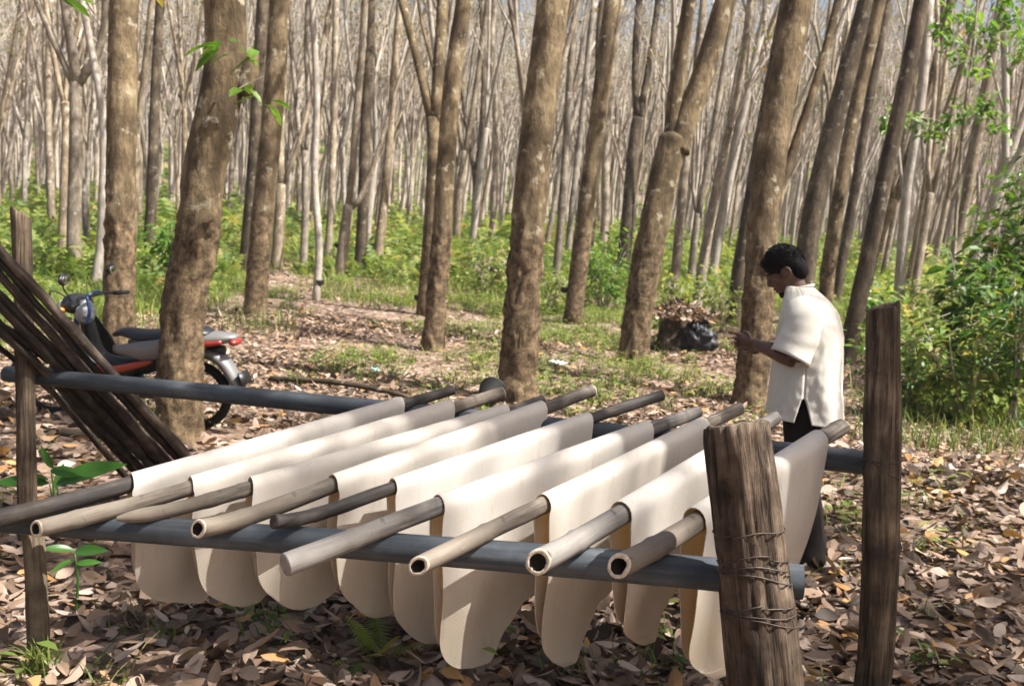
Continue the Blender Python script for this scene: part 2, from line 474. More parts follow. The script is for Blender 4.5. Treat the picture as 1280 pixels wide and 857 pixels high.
# ------------------------------------------------------------------ ground
def axis_pts(segs):
    out = []
    for a, b, st in segs:
        out += list(np.arange(a, b, st))
    return np.array(out + [segs[-1][1]])
gx = axis_pts([(-220, -60, 10), (-60, -20, 2), (-20, -6, .5), (-6, 6, .2), (6, 20, .5), (20, 60, 2), (60, 220, 10)])
gy = axis_pts([(-60, -10, 4), (-10, 0, .5), (0, 16, .2), (16, 40, .5), (40, 90, 2), (90, 300, 10)])
XX, YY = np.meshgrid(gx, gy)
GV = np.stack([XX, YY, gz(XX, YY)], -1).reshape(-1, 3)
ii = np.arange(len(gy) - 1)[:, None] * len(gx) + np.arange(len(gx) - 1)[None, :]
ii = ii.ravel()
ground = np_mesh('ground', GV, [np.stack([ii, ii + 1, ii + 1 + len(gx), ii + len(gx)], 1)], M['soil'], smooth=True)
ground['kind'] = 'structure'

# ------------------------------------------------------------------ trees
def bark_fn(seed, amp_low, amp_high, rough_top, knots=0.0):
    """radius factor: knobbly tapped bark below rough_top metres, smoother above"""
    o = Vector((seed * 7.3, seed * 3.1, seed * 1.7))
    def fn(p, an, along):
        k = 1.0 if along < rough_top else max(0.0, 1 - (along - rough_top) / .6)
        a = amp_high + (amp_low - amp_high) * k
        q = Vector((p.x, p.y, p.z * .6)) + o
        v = noise.noise(q * 4) * .45 + noise.noise(q * 11) * .3 + noise.noise(q * 24) * .32 + noise.noise(q * 47) * .18
        if k > 0 and amp_low > .15:
            pl = abs(noise.noise(Vector((p.x * 9, p.y * 9, p.z * 3.5)) + o)); v += k * (.55 * max(0, .25 - pl) / .25 - .25)
            wt = noise.noise(q * 15 + o); v += .6 * max(0, wt - .35)
        elif amp_high >= .07:
            wt = noise.noise(q * 13 + o); v += 1.6 * max(0, wt - .38)
        return 1 + a * v
    return fn

def crown_batch(rng, starts, twigs, leaf_n=5, leaf_s=.13, spread=1.0, twig_seg=3, side_n=5, l2n=4, leafprob=.8):
    """starts: (point, direction, radius, length). Appends twig tubes to MB twigs, returns leaf positions and directions"""
    lp, ld = [], []
    for (p, d, r, L) in starts:
        p = Vector(p); d = Vector(d).normalized()
        pts = [p.copy()]; dirs = []
        dd = d.copy()
        for i in range(4):
            dd = (dd + Vector((rng.gauss(0, .10), rng.gauss(0, .10), .06))).normalized()
            pts.append(pts[-1] + dd * (L / 4)); dirs.append(dd.copy())
        tube(twigs, pts, [r, r * .8, r * .58, r * .38, r * .12], twig_seg + 1, caps=(False, False))
        for j in range(side_n):
            t = rng.uniform(.2, .98) * 4; i = min(3, int(t)); q = pts[i].lerp(pts[i + 1], t - i)
            az = rng.uniform(0, 2 * math.pi)
            e = (dirs[i] * rng.uniform(.5, 1.0) + Vector((math.cos(az), math.sin(az), rng.uniform(-.1, .5))) * spread * .75).normalized()
            l1 = L * rng.uniform(.22, .42) * (1.15 - t / 8)
            e2 = (e + Vector((rng.gauss(0, .2), rng.gauss(0, .2), .2))).normalized()
            q1 = q + e * l1 * .5; q2 = q1 + e2 * l1 * .5
            tube(twigs, [q, q1, q2], [r * .34, r * .24, r * .07], twig_seg, caps=(False, False))
            for m in range(l2n):
                s = rng.uniform(.35, 1.0); b = q.lerp(q1, s * 2) if s < .5 else q1.lerp(q2, s * 2 - 1)
                f = (e2 + Vector((rng.gauss(0, .6), rng.gauss(0, .6), rng.gauss(.2, .4)))).normalized()
                l2 = l1 * rng.uniform(.25, .5)
                c = b + f * l2
                tube(twigs, [b, c], [r * .12, r * .04], twig_seg, caps=(False, False))
                if rng.random() < leafprob:
                    for h in range(leaf_n):
                        lp.append(b.lerp(c, rng.uniform(.4, 1.1)) + Vector((rng.gauss(0, .12), rng.gauss(0, .12), rng.gauss(-.04, .1))))
                        a2 = rng.uniform(0, 2 * math.pi)
                        ld.append(Vector((math.cos(a2), math.sin(a2), rng.uniform(-.9, .1))))
    return lp, ld

def crown_object(name, twigs, lp, ld, parent, org, bark_m, leaf_m, size, seed):
    """one mesh: twigs (slot 0) and simple two-triangle leaves (slot 1)"""
    rg = np.random.default_rng(seed)
    tv = np.array(twigs.v, float).reshape(-1, 3)
    tf = [f for f in twigs.f]
    q4 = np.array([f for f in tf if len(f) == 4], int).reshape(-1, 4); q3 = np.array([f for f in tf if len(f) == 3], int).reshape(-1, 3)
    n = len(lp)
    polys = [q4]; mi = [np.zeros(len(q4))]
    V = tv
    if len(q3): polys.append(q3); mi.append(np.zeros(len(q3)))
    if n:
        p = np.array(lp, float); f = unit(np.array(ld, float)); up = unit(np.array([0, 0, 1.0]) + .5 * rg.normal(size=(n, 3)))
        sd = unit(np.cross(f, up)); L = size * rg.uniform(.7, 1.3, n)[:, None]; W = L * .42
        a = p; b = p + f * L * .5 + sd * W * .5; c = p + f * L - up * L * .12; d = p + f * L * .5 - sd * W * .5
        lv = np.stack([a, b, c, d], 1).reshape(-1, 3)
        base = len(tv) + np.arange(n)[:, None] * 4
        polys.append(base + np.array([[0, 1, 2, 3]])); mi.append(np.ones(n))
        V = np.concatenate([tv, lv])
    return np_mesh(name, V, polys, [bark_m, leaf_m], parent, False, org, np.concatenate(mi))

TREES = []; NICKPOS = {}
def explicit_tree(idx, trunk, width, limbs, label, barkm='bark_far', wtop=None, lean_depth=0.0, rough=(.10, .04, 1.8),
                  near=False, crownh=None, group=None, leafy=1.0, kind='rubber_tree', stub=None, depth=None):
    """trunk: photo pixels from the foot up; limbs: (pixels, start width, end width). Each limb rises on beyond the frame to a crown"""
    rng = random.Random(900 + idx)
    foot = G(*trunk[0]) if depth is None else None
    if depth is not None:
        q = P(*trunk[0], depth); foot = Vector((q.x, q.y, float(gz(q.x, q.y))))
        d = depth
    else:
        d = (foot - CAM).dot(FWD)
    def place(px, py):
        q = P(px, py, d); q.y += lean_depth * (q.z - foot.z)
        return q
    px2m = d / F_PX
    root = empty(kind, foot, label, 'tree', group)
    if wtop is None: wtop = width * .8
    pts = [place(*a) for a in trunk]; pts[0] = foot - Vector((0, 0, .12))
    n = len(pts)
    rad = [px2m * .5 * (width + (wtop - width) * i / (n - 1)) for i in range(n)]
    flare = pts[0].lerp(pts[1], .35 / max(.5, (pts[1] - pts[0]).length))
    pts.insert(1, flare); rad.insert(1, rad[0]); rad[0] *= 1.22
    mb = MB(); tw = MB(); starts = []
    seg = 44 if near else (14 if d < 16 else 9)
    step = .045 if near else (.16 if d < 16 else .4)
    top = crownh or rng.uniform(6.2, 7.6)
    def rise_on(pts, rad):
        """carry a limb on upwards and fork it"""
        dirn = (pts[-1] - pts[-2]).normalized(); p = pts[-1]; r = rad[-1]
        while p.z < top:
            dirn = (dirn + Vector((rng.gauss(0, .05), rng.gauss(0, .05), .10))).normalized()
            p = p + dirn * 1.1; r *= .93; pts.append(p); rad.append(r)
        kids = []
        k = rng.choice((2, 3)) if r > .05 else 2
        a0 = rng.uniform(0, 6.28)
        for j in range(k):
            az = a0 + j * 6.28 / k + rng.uniform(-.4, .4)
            e = (dirn + Vector((math.cos(az), math.sin(az), .2)) * rng.uniform(.25, .5)).normalized()
            p1 = p + e * rng.uniform(1.0, 1.6); e2 = (e + Vector((0, 0, .35))).normalized(); p2 = p1 + e2 * rng.uniform(1.2, 2.0)
            kids.append(([p - dirn * .05, p1, p2], [r * .72, r * .55, r * .42]))
            starts.append((p2, e2, r * .42, rng.uniform(3.0, 4.2)))
            if rng.random() < .7: starts.append((p1, (e + Vector((rng.gauss(0, .5), rng.gauss(0, .5), .1))).normalized(), r * .3, rng.uniform(1.8, 3.0)))
        return kids
    fn = bark_fn(idx + 1, *rough)
    todo = []
    if not limbs:
        todo = rise_on(pts, rad)
    tube(mb, pts, rad, seg, step, fn, caps=(True, True), dome=True)
    for (lpix, w0, w1) in limbs:
        lp = [place(*a) for a in lpix]
        dz = rng.uniform(-.03, .03)
        for i, q in enumerate(lp): q.y += dz * i * (q.z - lp[0].z)
        lr = [px2m * .5 * (w0 + (w1 - w0) * i / (len(lp) - 1)) for i in range(len(lp))]
        if len(lp) > 2 or w0 > 5: todo += rise_on(lp, lr)
        tube(mb, lp, lr, max(7, seg * 2 // 3), step * 1.3, bark_fn(idx + 31, .06, .04, 0), caps=(True, True), dome=True)
    for kp, kr in todo:
        tube(mb, kp, kr, max(6, seg // 2), .4, None, caps=(True, True))
    if stub:
        sp = [place(*a) for a in stub[0]]
        tube(mb, sp, [px2m * .5 * s for s in stub[1]], 10, .05, bark_fn(idx + 5, .15, .15, 9), caps=(True, True))
    mb.build('trunk', M[barkm], root, True, foot)
    lp, ld = crown_batch(rng, starts, tw, leaf_n=4 if near else 3, leafprob=.75 * leafy)
    crown_object('crown', tw, lp, ld, root, foot, M['twig'], M['crown_leaf'], .15, idx)
    TREES.append((foot, root, d)); NICKPOS[idx] = foot
    return root, d, foot

# --- the near trunks that frame the clearing
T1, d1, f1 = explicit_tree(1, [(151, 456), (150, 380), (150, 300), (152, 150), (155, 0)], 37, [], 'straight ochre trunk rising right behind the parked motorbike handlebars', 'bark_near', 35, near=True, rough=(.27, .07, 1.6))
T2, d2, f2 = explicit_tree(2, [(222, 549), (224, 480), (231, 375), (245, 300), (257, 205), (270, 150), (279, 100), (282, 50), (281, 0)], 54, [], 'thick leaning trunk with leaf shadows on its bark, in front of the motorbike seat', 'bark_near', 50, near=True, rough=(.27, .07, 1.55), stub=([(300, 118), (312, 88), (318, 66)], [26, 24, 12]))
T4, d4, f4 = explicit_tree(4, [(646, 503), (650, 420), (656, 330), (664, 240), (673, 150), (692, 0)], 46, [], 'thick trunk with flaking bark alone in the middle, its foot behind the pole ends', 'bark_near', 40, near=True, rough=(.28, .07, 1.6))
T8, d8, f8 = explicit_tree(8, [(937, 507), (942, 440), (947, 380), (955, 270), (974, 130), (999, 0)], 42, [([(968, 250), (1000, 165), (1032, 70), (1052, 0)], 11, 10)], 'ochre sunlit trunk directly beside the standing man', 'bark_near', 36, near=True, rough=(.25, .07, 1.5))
explicit_tree(5, [(540, 438), (545, 380), (551, 310), (557, 210), (565, 110), (574, 40), (580, 0)], 27, [], 'brown trunk crossing in front of a forked pale trunk at the clearing edge', 'bark_near', 20, near=True, rough=(.25, .07, 1.5))
explicit_tree(105, [(530, 394), (536, 320), (541, 240), (543, 185), (541, 150)], 20, [([(542, 160), (546, 120), (549, 60), (552, 0)], 16, 15), ([(541, 160), (530, 110), (515, 50), (501, 0)], 13, 11), ([(550, 120), (540, 80), (527, 30), (522, 0)], 5, 4)], 'forked trunk with a cut knot, standing close behind the brown crossing trunk', 'bark_near', 18, rough=(.12, .05, 1.5))
explicit_tree(7, [(789, 453), (797, 400), (808, 330), (828, 230), (842, 175)], 37, [([(838, 190), (842, 130), (850, 70), (860, 0)], 20, 17), ([(846, 190), (856, 155), (880, 90), (907, 0)], 32, 26), ([(848, 185), (851, 140), (853, 110)], 9, 6)], 'stout trunk forking in two at a swollen knot, its foot beside the plastic covered stump', 'bark_near', 36, near=True, rough=(.2, .07, 1.4))
explicit_tree(3, [(318, 394), (323, 330), (330, 250), (340, 150), (350, 0)], 29, [], 'smooth ochre trunk beside the litter path, right of the leaf shadowed trunk', 'bark_near', 26, rough=(.12, .04, 1.5))
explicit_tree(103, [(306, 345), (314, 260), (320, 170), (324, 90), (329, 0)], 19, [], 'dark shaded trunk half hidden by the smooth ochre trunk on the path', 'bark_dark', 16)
explicit_tree(6, [(715, 404), (725, 320), (740, 205), (752, 110), (766, 0)], 24, [], 'slender leaning trunk with a ringed joint and a black cup low on its side', 'bark_near', 21, rough=(.10, .05, 1.4))
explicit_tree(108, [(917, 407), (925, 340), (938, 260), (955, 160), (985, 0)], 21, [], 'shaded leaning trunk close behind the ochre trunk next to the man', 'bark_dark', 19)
# --- second row
explicit_tree(9, [(1056, 456), (1068, 400), (1082, 335), (1104, 230), (1128, 120), (1152, 0)], 22, [], 'mossy grey trunk slanting past the right shoulder of the man', 'bark_dark', 19, rough=(.12, .05, 1.5))
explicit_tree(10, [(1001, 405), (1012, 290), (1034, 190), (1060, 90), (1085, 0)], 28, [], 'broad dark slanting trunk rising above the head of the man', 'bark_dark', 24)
explicit_tree(11, [(1030, 425), (1035, 340), (1048, 255), (1066, 150), (1092, 40), (1100, 0)], 19, [], 'trunk stained orange near its foot behind the neck of the man', 'bark_near', 15)
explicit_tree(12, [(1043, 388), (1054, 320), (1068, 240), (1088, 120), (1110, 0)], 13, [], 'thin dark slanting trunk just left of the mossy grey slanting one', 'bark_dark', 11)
explicit_tree(13, [(1076, 384), (1092, 315), (1108, 270), (1116, 252)], 15, [([(1116, 256), (1112, 225), (1122, 180), (1140, 110), (1160, 20)], 12, 9), ([(1116, 256), (1126, 232), (1140, 180), (1165, 90), (1185, 0)], 12, 9)], 'trunk forked at a knobbly joint between mossy grey trunk and white trunk', 'bark_near', 15)
explicit_tree(14, [(1122, 408), (1126, 340), (1133, 250), (1142, 190), (1153, 110), (1162, 0)], 14, [([(1131, 245), (1126, 215), (1123, 160), (1130, 90)], 5, 4)], 'whitish slim trunk with a thin side limb behind the taller rough post', 'bark_pale', 12)
explicit_tree(15, [(1136, 410), (1147, 340), (1158, 270), (1163, 243)], 11, [([(1162, 246), (1160, 205), (1168, 140), (1176, 60)], 7, 6), ([(1163, 246), (1176, 205), (1190, 140), (1210, 60), (1226, 0)], 7, 6)], 'slim grey trunk splitting into a narrow V beside the white trunk', 'bark_far', 10)
explicit_tree(16, [(1180, 395), (1195, 310), (1210, 240), (1228, 140), (1245, 50), (1258, 0)], 13, [], 'slanting grey trunk rising out of the leafy shrubs', 'bark_far', 11)
explicit_tree(17, [(92, 352), (93, 270), (95, 170), (95, 105)], 19, [([(93, 108), (80, 80), (66, 50), (45, 0)], 9, 7), ([(96, 108), (92, 70), (87, 35), (82, 0)], 14, 11), ([(98, 106), (112, 85), (124, 65), (132, 30), (134, 0)], 11, 9)], 'dark trunk spreading into three limbs like a candlestick', 'bark_far', 15)
explicit_tree(18, [(78, 335), (81, 250), (84, 150), (82, 130)], 14, [([(83, 140), (72, 95), (62, 45), (55, 0)], 8, 6), ([(82, 140), (84, 90), (100, 30), (105, 0)], 6, 5)], 'grey trunk standing close behind the candlestick shaped tree', 'bark_far', 12)
explicit_tree(19, [(185, 335), (189, 260), (193, 150), (197, 60), (200, 0)], 15, [], 'dark thin trunk alone between the straight ochre trunk and the leaf shadowed trunk', 'bark_dark', 11)
explicit_tree(20, [(118, 364), (126, 310), (130, 200), (127, 130), (110, 40), (102, 0)], 13, [], 'pale narrow trunk just behind the bag on the motorbike handlebars', 'bark_pale', 8)
explicit_tree(21, [(172, 292), (172, 190), (173, 105)], 14, [([(173, 108), (186, 75), (198, 35), (206, 0)], 8, 7), ([(173, 108), (168, 70), (166, 0)], 8, 6)], 'forked trunk peeking out at the side of the straight ochre trunk', 'bark_far', 12)
explicit_tree(22, [(66, 302), (63, 220), (60, 120), (63, 0)], 10, [], 'thin trunk above the broken top of the slim left rack post', 'bark_far', 8)
explicit_tree(23, [(395, 376), (399, 310), (393, 220), (396, 120), (390, 0)], 10, [], 'white crooked slim trunk with a dark cup, at the end of the litter path', 'bark_pale', 8)
explicit_tree(24, [(379, 335), (382, 260), (381, 190)], 10, [([(381, 195), (374, 165), (368, 100), (360, 0)], 7, 5), ([(381, 195), (386, 150), (384, 60), (388, 0)], 6, 5)], 'slim trunk forked at head height just left of the white crooked one', 'bark_far', 9)
explicit_tree(25, [(345, 336), (349, 280), (351, 232)], 15, [([(351, 238), (350, 180), (356, 100), (362, 0)], 11, 8), ([(351, 238), (364, 205), (378, 160), (392, 90)], 7, 5)], 'forked grey trunk close behind the smooth ochre trunk on the path', 'bark_far', 13)
explicit_tree(26, [(409, 330), (414, 250), (417, 150), (420, 0)], 10, [], 'straight slim trunk just right of the white crooked one', 'bark_far', 8)
explicit_tree(27, [(424, 347), (431, 290), (436, 258)], 15, [([(436, 262), (441, 215), (447, 140), (455, 60), (460, 0)], 11, 9), ([(436, 262), (450, 250), (464, 215), (478, 170), (494, 110)], 9, 5)], 'trunk with an elbow shaped side limb in the green undergrowth', 'bark_far', 13)
explicit_tree(28, [(449, 341), (454, 260), (456, 180), (461, 60), (463, 0)], 15, [], 'dark thicker trunk behind the elbow shaped side limb', 'bark_dark', 12)
explicit_tree(29, [(470, 336), (478, 270), (484, 210), (490, 130), (500, 0)], 13, [], 'brown trunk with a black cup, just right of the dark thicker one', 'bark_far', 9)
explicit_tree(30, [(570, 317), (573, 250), (581, 190)], 10, [([(581, 194), (572, 150), (566, 80)], 7, 5), ([(581, 194), (592, 130), (602, 60), (610, 0)], 8, 6)], 'slim forked trunk just right of the brown crossing trunk', 'bark_far', 9)
explicit_tree(31, [(594, 308), (598, 250), (594, 215)], 9, [([(594, 218), (586, 180), (578, 120)], 6, 4), ([(594, 218), (601, 170), (604, 90), (600, 0)], 7, 5)], 'dark Y shaped trunk near the brown earth mound', 'bark_dark', 9)
explicit_tree(32, [(612, 314), (618, 250), (620, 170), (615, 60), (618, 0)], 9, [], 'pale thin trunk beside the brown earth mound', 'bark_far', 7)
explicit_tree(33, [(693, 360), (700, 290), (707, 190), (712, 100), (720, 0)], 11, [], 'thin trunk just right of the thick flaking middle trunk', 'bark_far', 9)
explicit_tree(34, [(708, 332), (716, 250), (725, 170), (736, 60), (742, 0)], 9, [], 'thin pale trunk half behind the slender ringed trunk', 'bark_far', 7)
explicit_tree(35, [(752, 324), (757, 260), (757, 190), (764, 100), (775, 0)], 11, [], 'knobbly pale trunk right of the slender ringed trunk', 'bark_far', 9)
explicit_tree(36, [(778, 348), (785, 265), (792, 185), (797, 150)], 17, [([(797, 155), (794, 100), (796, 40), (800, 0)], 10, 8), ([(797, 155), (808, 100), (818, 40), (824, 0)], 9, 8)], 'dark forked trunk just left of the stout knotted trunk', 'bark_dark', 15)
explicit_tree(37, [(842, 372), (848, 300), (855, 220), (866, 130), (880, 0)], 13, [], 'grey trunk rising straight behind the plastic covered stump', 'bark_far', 10)
explicit_tree(38, [(863, 357), (868, 300), (872, 268)], 10, [([(872, 272), (866, 235), (868, 160)], 5, 4), ([(872, 272), (884, 210), (900, 110), (918, 0)], 9, 7)], 'slim trunk with a bent elbow behind the plastic covered stump', 'bark_far', 9)
explicit_tree(39, [(889, 352), (901, 285), (915, 210), (936, 110), (960, 0)], 12, [], 'slanting pale trunk between the stump and the ochre trunk by the man', 'bark_pale', 9)
explicit_tree(40, [(735, 328), (743, 250), (750, 160), (748, 60), (752, 0)], 10, [], 'dull trunk partly hidden by the slender ringed trunk', 'bark_dark', 8)

# --- trees outside the frame whose crowns throw the dappled shade
OFF = [(4.6, -0.6), (2.4, -3.0), (7.6, 1.6), (6.6, -4.0), (9.3, 5.0), (-2.2, -4.6), (11.6, 0.6), (12.2, 8.6), (10.8, -3.0), (-4.6, -1.6), (14.6, 4.6), (2.7, 2.9), (7.4, 2.9)]

def generic_tree(seed, hi=True, leafprob=.30, leaf_n=3, side_n=7):
    """one rubber tree at the origin: returns trunk MB, twig MB, leaves"""
    rng = random.Random(seed); mb = MB(); tw = MB(); starts = []
    r = rng.uniform(.105, .15); lx, ly = rng.gauss(0, .03), rng.gauss(0, .03)
    fork = rng.uniform(2.0, 5.6); H = rng.uniform(7.0, 9.0)
    p = Vector((0, 0, -.3)); pts = [p]; rad = [r * 1.15]; d = Vector((lx, ly, 1)).normalized()
    while pts[-1].z < fork:
        d = (d + Vector((rng.gauss(0, .035), rng.gauss(0, .035), .03))).normalized()
        pts.append(pts[-1] + d * .8); rad.append(r * (1 - .35 * max(0, pts[-1].z) / 9))
    tube(mb, pts, rad, 9, .4 if hi else None, bark_fn(seed, .10, .06, 1.6), dome=True)
    a0 = rng.uniform(0, 6.28); k = rng.choice((2, 3, 3))
    for j in range(k):
        az = a0 + j * 6.28 / k + rng.uniform(-.3, .3); sp = rng.uniform(.16, .46)
        e = (d + Vector((math.cos(az), math.sin(az), 0)) * sp).normalized()
        r1 = rad[-1] * rng.uniform(.6, .8); q = [pts[-1] - d * .45, pts[-1] - d * .02]; rr = [rad[-1] * .8, r1]
        while q[-1].z < H:
            e = (e + Vector((rng.gauss(0, .04), rng.gauss(0, .04), .09))).normalized()
            q.append(q[-1] + e * .9); rr.append(rr[-1] * .93)
            if rng.random() < .45 and q[-1].z > fork + .6:
                az2 = rng.uniform(0, 6.28); e3 = (e + Vector((math.cos(az2), math.sin(az2), .1)) * rng.uniform(.25, .6)).normalized()
                starts.append((q[-1], e3, rr[-1] * .5, rng.uniform(2.2, 3.8)))
        tube(mb, q, rr, 7, .6 if hi else None, bark_fn(seed + j, .06, .06, 0))
        for m in range(2):
            az2 = rng.uniform(0, 6.28)
            starts.append((q[-1], (e + Vector((math.cos(az2), math.sin(az2), 0)) * rng.uniform(.15, .35)).normalized(), rr[-1] * .8, rng.uniform(3.6, 5.2)))
    lp, ld = crown_batch(rng, starts, tw, leaf_n=leaf_n, spread=.8, side_n=side_n, l2n=3, leafprob=leafprob)
    return mb, tw, lp, ld

PROTO = []
for s in range(15):
    mb, tw, lp, ld = generic_tree(40 + s) if s < 12 else generic_tree(40 + s, True, .62, 6, 7)
    a = mb.build('trunk', M['bark_far'] if s % 4 else M['bark_pale'])
    b = crown_object('crown', tw, lp, ld, None, None, M['twig'], M['crown_leaf'], .17, s)
    PROTO.append((a, b))
used_proto = set()

def place_generic(x, y, rz, sc, lean, label, group, k):
    root = empty('rubber_tree', (x, y, float(gz(x, y))), label, 'tree', group)
    root.rotation_euler = (rng_f.gauss(0, .025), lean, 0)
    for o in PROTO[k]:
        if (k, o.name) not in used_proto:
            used_proto.add((k, o.name)); c = o
        else:
            c = o.copy(); COL.objects.link(c)
        c.parent = root; c.rotation_euler = (0, 0, rz); c.scale = (sc * .84, sc * .84, sc * rng_f.uniform(.95, 1.1))
    return root

rng_f = random.Random(5)
taken = [(f.x, f.y) for f, _, _ in TREES]
BANDS = [(21, 36, 3.3, 'thin rubber trunk standing among the undergrowth behind the clearing trunks', 'rubber trees in the undergrowth'),
         (36, 54, 2.9, 'pale rubber trunk in the crowded rows deep in the plantation', 'rubber trees deep in the plantation'),
         (54, 78, 3.0, 'hair thin grey rubber trunk at the far end of the plantation', 'rubber trees at the far end')]
n_gen = 0; GEN = []
for (ya, yb, sp, lab, grp) in BANDS:
    y = ya; row = 0
    while y < yb and n_gen < 262:
        half = y * .56 + 2
        x = -half + (row % 2) * sp * .5
        while x < half:
            jx, jy = x + rng_f.uniform(-.9, .9), y + rng_f.uniform(-1.1, 1.1)
            x += sp * rng_f.uniform(.9, 1.2)
            px, py, dd = proj(jx, jy, float(gz(jx, jy)))
            if not (-60 < px < 1340): continue
            if min((jx - a) ** 2 + (jy - b) ** 2 for a, b in taken) < 2.2: continue
            if y < 20 and (px < 420 or 500 < px < 900) and rng_f.random() < .5: continue
            if 255 < px < 400 and y < 30: continue
            lean = R(rng_f.gauss(.8, 1.8)) + R(7.5) * max(0, (px - 640) / 640)
            taken.append((jx, jy)); n_gen += 1
            GEN.append((px, dd, grp, place_generic(jx, jy, rng_f.uniform(0, 6.28), rng_f.uniform(.9, 1.15), lean, lab, grp, rng_f.randrange(12))))
        y += sp * 1.15; row += 1
NICK = {1: 'the straight ochre trunk by the motorbike', 2: 'the leaf shadowed trunk', 4: 'the thick flaking middle trunk', 8: 'the ochre trunk by the man', 5: 'the brown crossing trunk', 7: 'the stout knotted trunk', 3: 'the smooth ochre path trunk', 6: 'the slender ringed trunk', 9: 'the mossy grey slanting trunk', 14: 'the white slim trunk', 17: 'the candlestick tree', 19: 'the dark thin lone trunk', 23: 'the white crooked trunk', 27: 'the elbow limbed trunk', 28: 'the dark thicker trunk', 32: 'the pale trunk beside the mound', 36: 'the dark forked trunk', 39: 'the slanting pale trunk', 16: 'the slanting grey trunk in shrubs', 22: 'the thin trunk above the left post'}
ORD = ['first', 'second', 'third', 'fourth', 'fifth', 'sixth', 'seventh', 'eighth', 'ninth', 'tenth', 'eleventh', 'twelfth', 'thirteenth', 'fourteenth', 'fifteenth', 'sixteenth', 'seventeenth', 'eighteenth']
for grp_, word in (('rubber trees in the undergrowth', 'undergrowth trunk'), ('rubber trees deep in the plantation', 'deep row trunk')):
    marks = sorted((proj(f.x, f.y, f.z)[0], NICK[i]) for i, f in NICKPOS.items() if i in NICK)
    count = {}
    for px_, d_, g_, r_ in sorted((g for g in GEN if g[2] == grp_), key=lambda g: g[0]):
        left = [m for m in marks if m[0] <= px_]
        ref = left[-1][1] if left else None
        n_ = count[ref] = count.get(ref, -1) + 1
        r_['label'] = (ORD[n_] + ' ' + word + ' right of ' + ref) if ref else (ORD[n_] + ' ' + word + ' counted from the left picture edge')
for (x, y) in OFF:
    place_generic(x, y, rng_f.uniform(0, 6.28), 1.05, R(2), 'rubber tree standing outside the picture whose crown shades the clearing', 'rubber trees shading the clearing', 12 + rng_f.randrange(3))

# --- everything farther is one mass
far = MB()
rngm = random.Random(77)
def far_forest():
    lp, ld = [], []
    for i in range(1250):
        y = rngm.uniform(56, 165); x = rngm.uniform(-.60, .60) * y
        px, py, dd = proj(x, y, float(gz(x, y)))
        lean = R(rngm.gauss(.8, 2)) + R(7) * max(0, (px - 640) / 640)
        z0 = float(gz(x, y)); h = rngm.uniform(4, 7); r = rngm.uniform(.11, .16)
        p0 = Vector((x, y, z0 - .2)); dirn = Vector((math.tan(lean), rngm.gauss(0, .04), 1)).normalized(); p1 = p0 + dirn * h
        tube(far, [p0, p0.lerp(p1, .5) + Vector((rngm.gauss(0, .08), 0, 0)), p1], [r, r * .85, r * .7], 5, caps=(False, False))
        for j in range(rngm.choice((2, 3, 3))):
            az = rngm.uniform(0, 6.28); e = (dirn + Vector((math.cos(az), math.sin(az), 0)) * rngm.uniform(.1, .3)).normalized()
            p2 = p1 + e * 3.5; p3 = p2 + (e + Vector((0, 0, .3))).normalized() * rngm.uniform(4, 6)
            tube(far, [p1, p2, p3], [r * .6, r * .4, r * .12], 4, caps=(False, False))
            for m in range(7):
                t = rngm.uniform(.1, 1); b = p2.lerp(p3, t); az = rngm.uniform(0, 6.28)
                f = (e + Vector((math.cos(az), math.sin(az), .2)) * .6).normalized(); c = b + f * rngm.uniform(1, 2.4)
                tube(far, [b, c], [r * .2, r * .05], 3, caps=(False, False))
                for q in range(4):
                    lp.append(b.lerp(c, rngm.uniform(.3, 1.1)) + Vector((rngm.gauss(0, .3), rngm.gauss(0, .3), rngm.gauss(0, .3))))
                    a2 = rngm.uniform(0, 6.28); ld.append(Vector((math.cos(a2), math.sin(a2), rngm.uniform(-.6, .4))))
    o = crown_object('distant_forest', far, lp, ld, None, None, M['twig'], M['crown_leaf'], .30, 9)
    set_props(o, 'mass of pale distant trunks closing the view at the far end of the plantation', 'forest', None, 'stuff')
far_forest()

# ------------------------------------------------------------------ the drying rack
def axis_obj(name, a, b, build, mats, parent=None, smooth=True):
    """object whose local Z runs from a to b; build(mb, length) fills it in local space"""
    a, b = Vector(a), Vector(b); L = (b - a).length
    mb = MB(); build(mb, L)
    o = mb.build(name, mats, parent, smooth)
    o.location = a; o.rotation_mode = 'QUATERNION'; o.rotation_quaternion = (b - a).to_track_quat('Z', 'Y')
    return o

def lined(L, r0, r1, seed, seg=22, step=.03, amp=.05, bend=0.0, nodes=(), nodeamp=.10, aniso=.25, fine=.5):
    rg = random.Random(seed); ph = rg.uniform(0, 6)
    o = Vector((seed * 3.7, seed * 1.3, seed * 2.9))
    n = max(4, int(L / step)); pts, rad = [], []
    for i in range(n + 1):
        t = i / n; z = L * t
        pts.append(Vector((bend * math.sin(math.pi * t) * math.cos(ph) + .1 * bend * math.sin(9 * t + ph), bend * math.sin(math.pi * t) * math.sin(ph), z)))
        r = r0 + (r1 - r0) * t
        for nz in nodes: r *= 1 + nodeamp * math.exp(-((z - nz) / .012) ** 2)
        rad.append(r)
    def fn(p, an, along):
        q = Vector((p.x * 1, p.y * 1, p.z * aniso))
        return 1 + amp * (noise.noise(q * (1.2 / max(r0, .01) * .5) + o) + fine * noise.noise(q * (3 / max(r0, .01) * .5) + o))
    return pts, rad, fn

